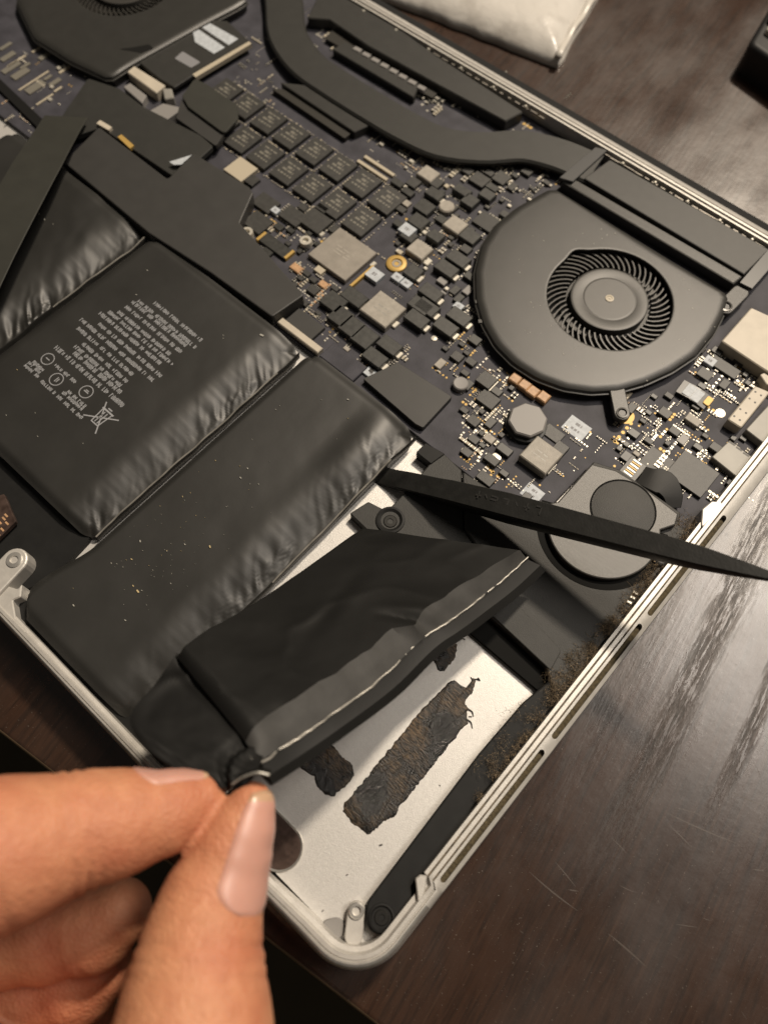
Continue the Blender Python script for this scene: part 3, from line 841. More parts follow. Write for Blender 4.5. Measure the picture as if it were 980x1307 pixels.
# further small chips packed into the gaps, square to the board
rc = random.Random(77)
for u0, v0, u1, v1, n_ in [(505, 180, 655, 335, 46), (330, 255, 430, 330, 14), (375, 340, 430, 420, 12), (560, 300, 606, 470, 16), (590, 470, 660, 565, 14), (585, 560, 690, 640, 8), (785, 505, 900, 590, 20), (880, 445, 960, 500, 8), (900, 560, 950, 640, 8), (430, 440, 520, 480, 5), (640, 205, 700, 250, 8)]:
    k_ = 0
    for _ in range(n_ * 9):
        q = P(rc.uniform(u0, u1), rc.uniform(v0, v1), ZB); w, d, h = rc.choice([(2.0, 1.4, .8), (2.6, 1.8, 1.0), (3.2, 2.4, 1.1), (1.6, 1.6, .9), (3.6, 3.0, 1.2), (2.4, 3.4, 1.0), (4.4, 2.6, 1.5)])
        if any(abs(q[0] - a) < (w + b2) / 2 + .25 and abs(q[1] - b) < (d + d2) / 2 + .25 for a, b, b2, d2 in OCC): continue
        if q[0] > -41 and q[1] < 139: continue
        OCC.append((q[0], q[1], w, d)); m_ = rc.choices(['chip_black', 'cap_black', 'pad_grey', 'inductor', 'cream_dark'], [6, 5, 1.2, 1, .6])[0]
        inst('small_chip', (w, d, h, 'sc'), chip_builder(w, d, h, None, .15), m_, (q[0], q[1], ZB), board)
        k_ += 1
        if k_ >= n_: break
# white print labels on component tops
for u, v, w, d, h in [(519.7, 292, 4.8, 4.2, 2.4), (478, 349.5, 5.0, 4.2, 1.6), (507, 353, 3.4, 2.8, 1.2), (518.6, 360.7, 3.4, 2.8, 1.2), (475, 476.8, 5.2, 3.0, .8), (351.4, 267.3, 2.8, 2.4, 1.6), (906.5, 460, 3.4, 3, 1.4), (585, 390, 3, 2.6, 1.0)]:
    comp('labelled_part', u, v, w, d, h, 'label_white', [(0.0, .35, .3)], 'label_grey')
for u, v, w, d in [(735.7, 546, 7.0, 5.5), (679.5, 629.6, 5.4, 4.6)]:
    comp('paper_label', u, v, w, d, .06, 'label_white', [(0.2, .3, .16), (-.15, .4, .14)], 'label_grey', ch=0.0)
comp('terminal', 628, 491, 1.6, 4.4, .9, 'solder')
comp('terminal', 703, 597, 1.4, 4.2, .8, 'solder')
for u, v, r in [(633, 584, 1.5), (918.8, 527.5, 1.6), (554, 418 + 14, 1.0)]:
    lathe('solder_dot', P(u, v, ZB), [(r, ZB + .01), (r * .9, ZB + .25), (0, ZB + .32)], 'solder', board, 16)
# cream connector with eight holes, shields and big cream can at the right side
cn = [P2(928.5, 535, -1.6), P2(964, 492, -1.6), P2(983, 500, -1.6), P2(946, 546, -1.6)]
cno = prism('cream_connector', rpoly(cn, .7, 3), ZB, -1.6, 'cream', board, ch=.3)
bg_ = Bag(['fan_dark'])
for u, v in [(964, 500), (971, 504.5), (956.5, 508.5), (963.5, 513.5), (944.6, 522), (952, 527), (937, 531), (944, 536)]:
    q = P(u, v, -1.6); bg_.add(*prism_data(circle(q[0], q[1], .34, 8), -1.62, -1.57), 'fan_dark')
bg_.build('connector_holes', board)
prism('port_can', rpoly(pz([(921, 435), (959, 392), (1010, 415), (1010, 492), (972, 469)], -1.0), .5, 2), ZB, -1.0, 'cream', board, ch=.3)
prism('port_shield', rpoly(pz([(908.6, 583), (931, 562), (968, 589), (947, 614)], -3.2), .4, 2), ZB, -3.2, 'shield', board, ch=.2)
bg_ = Bag(['fan_dark'])
for u, v in [(934, 566), (943, 573), (952, 580)]:
    q = P(u, v, -3.2); bg_.box(q[0], q[1], -3.22, 1.9, .5, .05, 'fan_dark')
bg_.build('shield_slits', board)
prism('port_shield', rpoly(pz([(952, 548), (985, 512), (1010, 528), (1000, 575), (978, 568)], -2.6), .4, 2), ZB, -2.6, 'shield', board, ch=.2)
prism('port_can', rpoly(pz([(970, 478), (990, 468), (1010, 490), (1000, 500), (978, 490)], -2.0), .4, 2), ZB, -2.0, 'cream', board, ch=.2)
# socket with gold pins and the wavy black cable that leaves it
so_ = comp('cable_socket', 808, 598, 5.2, 6.4, 1.4, 'cap_black')
bg_ = Bag(['gold', 'solder'])
c0 = P(808, 598, ZB + 1.4)
for i in range(7):
    bg_.box(c0[0] - .2, c0[1] - 2.4 + i * .8, ZB + 1.35, 2.6, .34, .2, 'gold' if i % 2 else 'solder')
bg_.build('socket_pins', board)
pth = spline([P(818, 606, -3.0), P(832, 611, -2.2), P(848, 616, -2.0), P(858, 630, -2.4), P(860, 648, -3.4)], 16)
V, F = ribbon(pth, [6.5, 6.6, 6.8, 7, 7.4, 8, 8, 8, 7.6, 7, 6.5, 6, 5.5, 5, 4.5, 4], 0.7)
mk('flex_cable', V, F, 'pouch_glossy', board, smooth=True, sharp=40)
pth = spline([P(868, 492, -3.9), P(888, 503, -3.6), P(904, 515, -4.0)], 8)
V, F = ribbon(pth, 5.2, 0.3); mk('flex_tongue', V, F, 'flex_grey', board)
q = P(902, 514, -3.9); prism('gold_pad', rpoly(rect(q[0], q[1] + .6, 2.0, 3.2), .5, 3), -4.2, -3.55, 'gold', board, ch=.1)
for u, v in [(880, 498), (890, 505)]:
    q = P(u, v, -3.5); prism('print_patch', rect(q[0], q[1], 2.6, 4.2), -3.7, -3.52, 'label_white', board)
# tiny surface parts, far too many and too small to tell apart
bg_ = Bag(['gold', 'solder', 'cap_black', 'cream_dark', 'copper_cap', 'chip_metal'])
def smd(x, y, w, d, h, along_x, m_):
    "one small part: body with two bright ends"
    l, t = (w, d)
    if along_x:
        bg_.box(x, y, ZB, l * .56, t, h, m_, 0, .06)
        for sg in (-1, 1): bg_.box(x + sg * l * .40, y, ZB, l * .24, t * 1.04, h * .96, 'solder', 0, .06)
    else:
        bg_.box(x, y, ZB, t, l * .56, h, m_, 0, .06)
        for sg in (-1, 1): bg_.box(x, y + sg * l * .40, ZB, t * 1.04, l * .24, h * .96, 'solder', 0, .06)
def scatter(u0, v0, u1, v1, n, wts, smin=.35, smax=.9, seed=0):
    r = random.Random(seed + int(u0 * 7 + v0)); left = int(n * 1.5)
    while left > 0:
        q = P(r.uniform(u0, u1), r.uniform(v0, v1), ZB)
        m_ = r.choices(bg_.mats, wts)[0]
        x, y = round(q[0] / 1.1) * 1.1, round(q[1] / 1.1) * 1.1
        k = r.choice((1, 2, 2, 3, 3, 4, 5)); row_x = r.random() < .5; along_x = r.random() < .5
        w = r.uniform(smin, smax) * 1.25; step = (w + .35) if (row_x == along_x) else (w * .55 + .4)
        for i_ in range(k):
            xx, yy = (x + i_ * step, y) if row_x else (x, y + i_ * step)
            left -= 1
            if -40 < xx and yy < 137: continue
            if m_ == 'gold': bg_.add(*prism_data(circle(xx, yy, w * .36, 7), ZB, ZB + .05), 'gold')
            elif m_ == 'solder': bg_.box(xx, yy, ZB, w * .6, w * .5, .12, 'solder', 0, .04)
            else: smd(xx, yy, w, w * .52, w * .42, along_x, m_)
WA = [5, 3, 4, 3, .6, 2]; WB = [.8, 3.5, 4, 3, 1, 3]
for a in [(780, 512, 905, 600, 150, WA), (585, 470, 660, 560, 110, WA), (585, 545, 628, 600, 26, WA), (880, 440, 965, 505, 70, WA), (905, 560, 960, 640, 40, WA),
          (598, 590, 655, 622, 26, WA), (705, 535, 765, 602, 34, WA), (520, 175, 660, 340, 150, WB), (545, 420, 625, 480, 40, WA), (370, 335, 430, 420, 70, WB), (395, 400, 450, 450, 40, WB),
          (310, 255, 430, 320, 60, WB), (495, 290, 560, 400, 50, WB), (300, 40, 345, 120, 60, WB), (280, 100, 350, 140, 40, WB), (640, 600, 700, 630, 10, WA), (455, 440, 520, 480, 14, WB),
          (20, 20, 110, 150, 50, [1, 1, 1, 2, .4, 4]), (0, 130, 45, 200, 22, WB), (385, 5, 420, 30, 14, WB), (470, 165, 540, 215, 40, WB), (640, 120, 720, 170, 20, [4, 3, 1, 1, 0, 1]), (860, 590, 900, 640, 26, WA)]:
    scatter(*a)
# rows of resistors between the memory chips
for (X0, Y0) in ((A0[0] - 22, (A0[1] + B0[1]) / 2), (A0[0] - 22, A0[1] + 6.0), (B0[0] - 11, B0[1] - 6.1)):
    for i in range(90):
        if rnd.random() < .8: bg_.box(X0 + i * .92, Y0 + rnd.uniform(-.25, .25), ZB, .6, .45, .3, rnd.choice(['cream_dark', 'chip_metal', 'chip_metal']))
for i in range(-2, 6):
    for j in range(20):
        if rnd.random() < .7: bg_.box(A0[0] + 11.1 * i + 5.55, B0[1] - 5 + j * 1.15, ZB, .45, .6, .3, rnd.choice(['cream_dark', 'chip_metal']))
for a in [(330, 262, 430, 320, 120, [1, 4, 2, 3, 1, 3], .5, 1.3, 3), (372, 335, 425, 415, 90, [1, 4, 2, 3, 1.5, 2], .5, 1.2, 5), (500, 185, 655, 340, 220, [.6, 4, 3, 2, .6, 4], .5, 1.4, 7), (560, 300, 610, 440, 50, [1, 4, 2, 2, .6, 2], .4, 1.1, 9), (590, 475, 655, 545, 70, [3, 4, 2, 2, 0, 2], .5, 1.2, 11), (590, 540, 622, 600, 30, [1, 6, 0, 1, 0, 1], .7, 1.4, 13), (780, 515, 900, 600, 90, [2, 4, 4, 1, 0, 2], .6, 1.4, 15), (880, 450, 960, 505, 50, [2, 4, 4, 1, 0, 2], .6, 1.4, 17), (440, 440, 520, 475, 14, [0, 3, 2, 2, 0, 2], .5, 1.1, 19), (895, 575, 950, 640, 30, [2, 6, 3, 1, 0, 2], .6, 1.3, 23), (630, 200, 720, 260, 60, [1, 3, 4, 3, 0, 4], .6, 1.6, 25), (385, 40, 430, 70, 20, [0, 3, 2, 2, 0, 3], .6, 1.4, 27), (530, 100, 650, 150, 70, [0, 2, 4, 3, 0, 5], .6, 2.0, 29), (640, 140, 700, 160, 16, [6, 3, 0, 2, 0, 1], .8, 1.6, 31)]:
    scatter(*a[:6], a[6], a[7], a[8])
# glints: larger soldered ends
for u, v, w, d in [(525, 205, 1.9, 1.3), (518, 213, 1.3, 1.0), (516, 237, 2.0, 1.3), (606, 254, 1.8, 1.1), (622, 263, 1.5, 1), (613, 271, 1.6, 1.1), (542, 296, 1.6, 1.6), (528, 305, 1.6, 1.5), (508, 320, 1.7, 1.4), (546, 334, 1.9, 2.8), (543, 342, 1.4, 1.2),
                   (570, 368, 1.4, 1.4), (582, 370, 1.6, 1.6), (505, 414, 1.4, 2.6), (476, 337, 1.4, 2.4), (410.6, 298, 1.5, 2), (422, 291.8, 1.4, 1.8), (487, 183, 1.8, 1.4), (650, 262, 1.6, 1.2), (676, 254, 2, 1.1), (336, 278, 3.4, .9), (343, 281, 1.2, 1), (555, 403, 1.0, 1.6), (400, 105, 1.4, 1.2), (321, 145, 1, 1)]:
    q = P(u, v, ZB + .6); bg_.add(*prism_data(rpoly(rect(q[0], q[1], w, d), .35, 2), ZB, ZB + .8, .2), 'solder')
bg_.build('surface_parts', board)
# grey plastic spacer film beside the socket, bare dark board shows round it
prism('insulator_pad', rpoly(pz([(463, 483), (508, 462), (577, 506), (540, 546), (530, 541)], -3.4), .5, 2), ZB, -3.4, 'film_charcoal', board, ch=.15)

# ------------------------------------------------------------------ cooling fans
HUB = np.array([-66.7, 185.6])
def make_fan(name, hub, outline, bump_ang, lbl):
    fan = thing(name, (hub[0], hub[1], ZB), None, None, None, laptop)
    if lbl: fan['label'] = lbl
    N = 120
    o = np.asarray(outline) - hub
    # outline as radius over angle
    seg = []
    for k in range(N):
        a = 2 * math.pi * k / N; d = np.array([math.cos(a), math.sin(a)]); best = 30
        for i in range(len(o)):
            p, q = o[i], o[(i + 1) % len(o)]; e = q - p
            den = d[0] * e[1] - d[1] * e[0]
            if abs(den) < 1e-9: continue
            t = (p[0] * e[1] - p[1] * e[0]) / den; s = (p[0] * d[1] - p[1] * d[0]) / den
            if t > 0 and -1e-6 <= s <= 1 + 1e-6: best = t
        seg.append(best)
    seg = np.array(seg)
    ang = np.arange(N) * 2 * math.pi / N
    hole = 19.0 + 1.6 * np.exp(-(((ang - bump_ang + math.pi) % (2 * math.pi) - math.pi) / .16) ** 2)
    rows = [(hole + .1, -1.9), (hole, -1.05), (hole + .18, -0.86), (hole + .4, -0.8), (hole + .8, -0.8), (hole * .5 + seg * .5, -0.8), (seg - 3.0, -0.8), (seg - 2.2, -.83), (seg - 1.2, -1.0), (seg - .4, -1.45), (seg, -2.3), (seg + .4, -2.4), (seg + .4, -2.8), (seg - .3, -2.9), (seg - .6, ZB - .05)]
    V = []
    for r, z in rows:
        for k in range(N): V.append((hub[0] + r[k] * math.cos(ang[k]), hub[1] + r[k] * math.sin(ang[k]), z))
    mk('housing', V, grid_faces(len(rows), N, True), ['fan_plastic', 'fan_dark'], fan, fm=[1 if i // N >= 12 else 0 for i in range((len(rows) - 1) * N)], smooth=True, sharp=30)
    lathe('base_plate', hub, [(24, ZB + .02), (24, ZB + .4), (0, ZB + .4)], 'fan_dark', fan, 40)
    imp = lathe('impeller_hub', hub, [(11.9, -4.4), (11.9, -1.5), (11.75, -1.25), (11.4, -1.15), (11.0, -1.15), (8.3, -1.15), (8.15, -1.2), (8.0, -1.2), (7.85, -1.15), (7.4, -1.15), (0, -1.15)], 'fan_hub', fan, 64)
    lathe('impeller_ring', hub, [(14.6, -4.3), (14.6, -3.9), (12.0, -3.9)], 'fan_dark', fan, 48)
    lathe('axle_pin', hub, [(1.35, -1.2), (1.3, -.95), (.85, -.9), (.7, -1.05), (.4, -1.05), (.3, -.92), (0, -.92)], 'cream_dark', fan, 20)
    def blade():
        V = []; n = 6
        for k in range(n):
            t = k / (n - 1); r = 13.0 + 7.6 * t; a = 0.36 * t ** 1.3
            for off, z in ((-.2, -4.6), (.2, -4.6), (.22, -2.2 - .3 * t), (-.22, -2.2 - .3 * t)):
                V.append((r * math.cos(a) - off * math.sin(a + .5), r * math.sin(a) + off * math.cos(a + .5), z - ZB))
        F = grid_faces(n, 4, True) + [(3, 2, 1, 0), tuple((n - 1) * 4 + i for i in range(4))]
        return V, F, None
    NB = 49
    for k in range(NB):
        inst('fan_blade', 'blade', blade, 'fan_hub', (hub[0], hub[1], ZB), fan, 2 * math.pi * k / NB)
    return fan
ol = pz([(705, 237), (660, 262), (632, 285), (614, 312), (606, 345), (607, 380), (616, 412), (632, 440), (655, 463), (685, 482), (720, 495), (755, 500), (790, 498), (825, 488), (860, 472), (890, 452), (912, 425), (925, 400), (932, 376)], -1)
b_ = P(735, 322, -1)[:2] - HUB
fan1 = make_fan('cooling_fan', HUB, ol, math.atan2(b_[1], b_[0]), None)
ol2 = pz([(20, 2), (42, 47), (90, 77), (139, 100), (165, 83), (262, 29), (306, 6)], -1) + [(-250, 211), (-325, 211), (-336, 190), (-333, 168)]
fan2 = make_fan('cooling_fan', np.array([-359 - HUB[0], HUB[1]]), ol2, 1.2, 'second black fan cut by the top edge of the photo')
# lint specks on the housing
bg_ = Bag(['cell_speck'])
r_ = random.Random(12)
for _ in range(46):
    a = r_.uniform(0, 6.283); rr = r_.uniform(21, 33); w = r_.uniform(.1, .34)
    q = HUB + rr * np.array([math.cos(a), math.sin(a)])
    if q[1] < 209: bg_.box(q[0], q[1], -.81, w * 1.6, w * .6, .08, 'cell_speck', r_.uniform(0, 3))
bg_.build('lint_specks', fan1)
# mounting tabs
def tab_ear(fan, u0, v0, u1, v1, r, gold=False):
    a, b = P(u0, v0, -1.6), P(u1, v1, -1.6); mid = (a + b) / 2; L_ = np.linalg.norm((b - a)[:2]) / 2
    ear_ = prism('mounting_ear', pill(mid[0], mid[1], r, L_, math.atan2(b[1] - a[1], b[0] - a[0]), 10), -3.4, -1.6, 'fan_plastic', fan, ch=.3, steps=2)
    V, F = lathe_data([(r * .75, -1.62), (r * .75, -1.25), (r * .55, -1.2), (r * .4, -1.7), (0, -1.7)], 20)
    mk('ear_screw', V + np.array([b[0], b[1], 0]), F, 'screw_black', fan, smooth=True, sharp=30)
    if gold: lathe('gold_ring', P(798, 531, ZB), [(2.6, ZB), (2.6, ZB + .08), (0, ZB + .08)], 'gold', fan, 28)
tab_ear(fan1, 788, 498, 794, 527, 2.3, True)
tab_ear(fan1, 945, 372, 926, 391, 2.6)
for u, v in [(612, 385), (616, 410)]:
    q = P(u, v, -1.6); prism('side_clip', rect(q[0] - .6, q[1], 1.6, 1.2, .8), -3, -1.9, 'fan_hub', fan1)

# ------------------------------------------------------------------ heat pipe, covers, rear fins
hs = thing('heat_sink', (-180, 215, ZB), None, None, None, laptop)
c_ = spline([P(352, -70, -1.3), P(362, 0, -1.3), P(368, 45, -1.3), P(393, 80, -1.3), P(430, 106, -1.3), P(475, 134, -1.3), P(520, 160, -1.3), P(565, 180, -1.3), P(615, 186, -1.3), P(670, 184, -1.3), P(712, 194, -1.3), P(760, 214, -1.5)], 60)
V, F = ribbon(c_, 14.5, 1.8); mk('heat_pipe', V, F, 'pipe_black', hs, smooth=True, sharp=30)
prism('pipe_bracket', rpoly(pz([(356, 104), (392, 108), (470, 148), (474, 158), (452, 168), (440, 160)], -2.4), .5, 2), ZB, -2.4, 'heat_cover', hs, ch=.25)
prism('bracket_foot', rpoly(pz([(346, 112), (372, 114), (452, 166), (440, 176)], -3.6), .4, 2), ZB, -3.6, 'fan_dark', hs)
prism('fin_cover', rpoly(pz([(745, 227), (778, 203), (982, 318), (950, 350)], -1.0), .6, 3), -5, -1.0, 'heat_cover', hs, ch=.35, steps=2)
prism('fin_rail', rpoly(pz([(716, 232), (728, 225), (948, 353), (936, 363)], -1.9), .4, 2), -5, -1.7, 'fan_plastic', hs, ch=.5, steps=2)
prism('rear_cover', rpoly(pz([(392, 22), (418, -30), (560, 72), (668, 142), (645, 154), (560, 108), (470, 58), (420, 24)], -1.2), .6, 3), -5, -1.2, 'heat_cover', hs, ch=.35)
for (q0, q1, q2, q3) in [((714, 226), (760, 187), (775, 191), (731, 231)), ((944, 360), (985, 312), (1000, 322), (960, 368))]:
    prism('fin_strap', pz([q0, q1, q2, q3], -0.5), -1.6, -0.55, 'flex_grey', hs, ch=.1)
# row of pale fins showing in the slit
a, b = P(456, 61, -2.0), P(538, 110, -2.0)
for i in range(8):
    q = a + (b - a) * i / 7
    inst('fin', 'fin', lambda: (*prism_data(rect(0, 0, 3.2, 2.0, .1), 0, 1.4, .2), None), 'pad_grey', (q[0], q[1], -3.6), hs)
q0, q1, q2, q3 = (415, 48), (425, 36), (560, 116), (552, 124)
prism('fin_slit', pz([q0, q1, q2, q3], -3.6), -4.45, -3.7, 'fan_dark', hs)
prism('inner_cover', rpoly(pz([(424, 62), (440, 52), (535, 108), (528, 124)], -2.6), .4, 2), ZB, -2.6, 'heat_cover', hs, ch=.3)
# bright spring fingers along the rear rim
bg_ = Bag(['solder', 'chip_metal'])
for i in range(56):
    t = i / 55; q = P(425 + (985 - 425) * t, -12 + (330 - -12) * t, -1.6)
    if 690 < 425 + 560 * t < 760: continue
    bg_.box(q[0], 235.0 + rnd.uniform(-.15, .15), -2.2, rnd.uniform(1.0, 3.4), rnd.uniform(.3, .5), .5, 'chip_metal')
    if i % 4 == 0:
        bg_.add(*prism_data(circle(q[0], 234.9, .55, 8), -2.0, -1.0, .2), 'solder')
bg_.build('spring_fingers', hs)

# ------------------------------------------------------------------ wireless card, top-left parts, black insulating films
card = prism('wireless_card', rpoly(pz([(175, 77), (263, 24), (290, 26), (320, 53), (248, 94), (222, 111), (204, 100)], -2.0), .4, 2), -3.2, -2.0, 'heat_cover', laptop, ch=.2)
prism('card_edge', pz([(246, 95), (318, 53), (321, 56), (250, 99)], -2.2), -3.4, -1.9, 'cream_dark', card)
for l_ in ([(256, 33), (264, 27), (304, 49), (292, 57), (272, 44)], [(246, 39), (252, 36), (287, 60), (273, 68), (249, 53)]):
    prism('card_label', pz(l_, -2.0), -2.02, -1.95, 'label_white', card)
prism('card_label', rpoly(pz([(223, 74), (233, 65), (256, 79), (244, 86)], -2.0), .5, 2), -2.02, -1.95, 'label_grey', card)
prism('antenna_socket', rpoly(pz([(162, 91), (171, 83), (211, 108), (199, 118)], -1.8), .4, 2), ZB, -1.8, 'cream', laptop, ch=.3)
prism('antenna_socket', rpoly(pz([(207, 112), (219, 112), (222, 124), (210, 126)], -2.2), .4, 2), ZB, -2.2, 'shield', laptop, ch=.3)
prism('grey_block', rpoly(pz([(190, 141), (208, 131), (234, 137), (210, 154)], -2.6), .3, 2), ZB, -2.6, 'pad_grey', laptop, ch=.2)
prism('grey_block', rpoly(pz([(157, 110), (166, 105), (187, 121), (181, 131)], -2.6), .3, 2), ZB, -2.6, 'pad_grey', laptop, ch=.2)
prism('flap_notch', rpoly(pz([(150, 62), (168, 60), (190, 56), (196, 61), (180, 67), (164, 64)], -0.75), .3, 2), -0.85, -0.74, 'foam_shade_black', fan2)
# grey print rows and small sockets on the far-left board
bg_ = Bag(['chip_mark', 'cream_dark', 'solder'])
for u0, v0, u1, v1, w in [(0, 62, 14, 54, 1.6), (2, 76, 18, 66, 2.4), (10, 84, 32, 70, .8), (2, 90, 26, 80, 2.6), (22, 112, 64, 92, .7), (16, 98, 36, 88, 3.2), (34, 116, 56, 104, 3.4), (46, 132, 68, 120, .7), (26, 86, 38, 80, 1.4), (70, 116, 78, 110, .8), (42, 66, 52, 58, .8), (50, 74, 62, 68, 2.2), (56, 100, 66, 96, 1.4), (64, 108, 76, 100, 2.0), (76, 92, 88, 84, 1.0)]:
    a, b = P(u0, v0, ZB + .4), P(u1, v1, ZB + .4)
    bg_.box((a[0] + b[0]) / 2, (a[1] + b[1]) / 2, ZB, max(w, .4), abs(b[1] - a[1]) + .4, .4, 'chip_mark' if w > 1.2 else 'cream_dark')
for u, v in [(75, 86), (82, 84), (64, 126), (66, 110)]:
    q = P(u, v, ZB + .5); bg_.box(q[0], q[1], ZB, 1.6, 1.2, .6, 'solder')
bg_.build('board_print', board)
prism('board_slit', pz([(-10, 105), (0, 100), (58, 155), (52, 166)], ZB + 1.2), ZB, ZB + 1.2, 'foam_shade_black', board)
prism('insulating_film', rpoly(pz([(70, 160), (112, 99), (152, 112), (182, 135), (256, 172), (272, 186), (226, 228), (128, 162), (98, 172)], -1.6), 1, 3), -3.4, -1.6, 'pipe_black', laptop, ch=.2)
prism('insulating_film', rpoly(pz([(232, 122), (248, 99), (263, 106), (303, 133), (304, 150), (286, 170), (240, 136)], -0.4), 1.4, 3), -1.2, -0.4, 'film_black', laptop, ch=.2)
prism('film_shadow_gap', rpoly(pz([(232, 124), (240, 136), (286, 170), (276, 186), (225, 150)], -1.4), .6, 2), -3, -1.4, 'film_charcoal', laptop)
prism('battery_board_cover', rpoly(pz([(81, 206), (126, 161), (214, 228), (246, 194), (318, 238), (323, 246), (306, 284), (388, 376), (347, 404), (268, 347), (190, 297)], -0.3), 1.0, 3), -5.2, -0.3, 'film_charcoal', laptop, ch=.4, steps=2)
mk('white_tip', [(*P2(216, 206, -.1), -.1), (*P2(245, 197, -.1), -.1), (*P2(232, 210, -.1), .1), (*P2(222, 210, -.1), -.1)], [(0, 1, 2, 3)], 'label_white', laptop)
prism('pale_contact', rpoly(pz([(123, 157), (128, 153), (143, 162), (139, 166)], -0.6), .2, 2), -2, -0.5, 'cream', laptop)
prism('gold_contact', pz([(150, 174), (155, 171), (171, 185), (166, 189)], -0.9), -2, -0.9, 'gold', laptop)
# black ribbon that arches over the first cell
rb = spline([P(84, 148, 0.8), P(52, 200, 6), P(14, 268, 9), P(-40, 370, 10), P(-130, 540, 9)], 14)
V, F = ribbon(rb, [15, 15, 15.5, 16, 16, 16, 16, 16, 16.5, 17, 17, 17, 17, 17], 0.4)
mk('ribbon_film', V, F, 'film_black', laptop, smooth=True, sharp=40)
# small trackpad board edge at the far left
tb = prism('trackpad_board', rpoly(pz([(-30, 640), (5, 630), (20, 665), (-20, 705)], -2.5), .5, 2), -4, -2.5, 'cutout_dark', laptop, ch=.2)
bg_ = Bag(['copper_cap'])
for u, v in [(-4, 655), (5, 662), (0, 667), (8, 658), (3, 676), (-2, 682), (9, 668)]:
    q = P(u, v, -2.5); bg_.box(q[0], q[1], -2.52, 1.3, .5, .1, 'copper_cap')
bg_.build('trackpad_pads', tb)
prism('trackpad_frame', rpoly(pz([(-60, 550), (128, 655), (112, 690), (70, 735), (34, 752), (6, 742), (-50, 720)], -5.0), .5, 2), -6.9, -5.0, 'rubber_black', laptop)
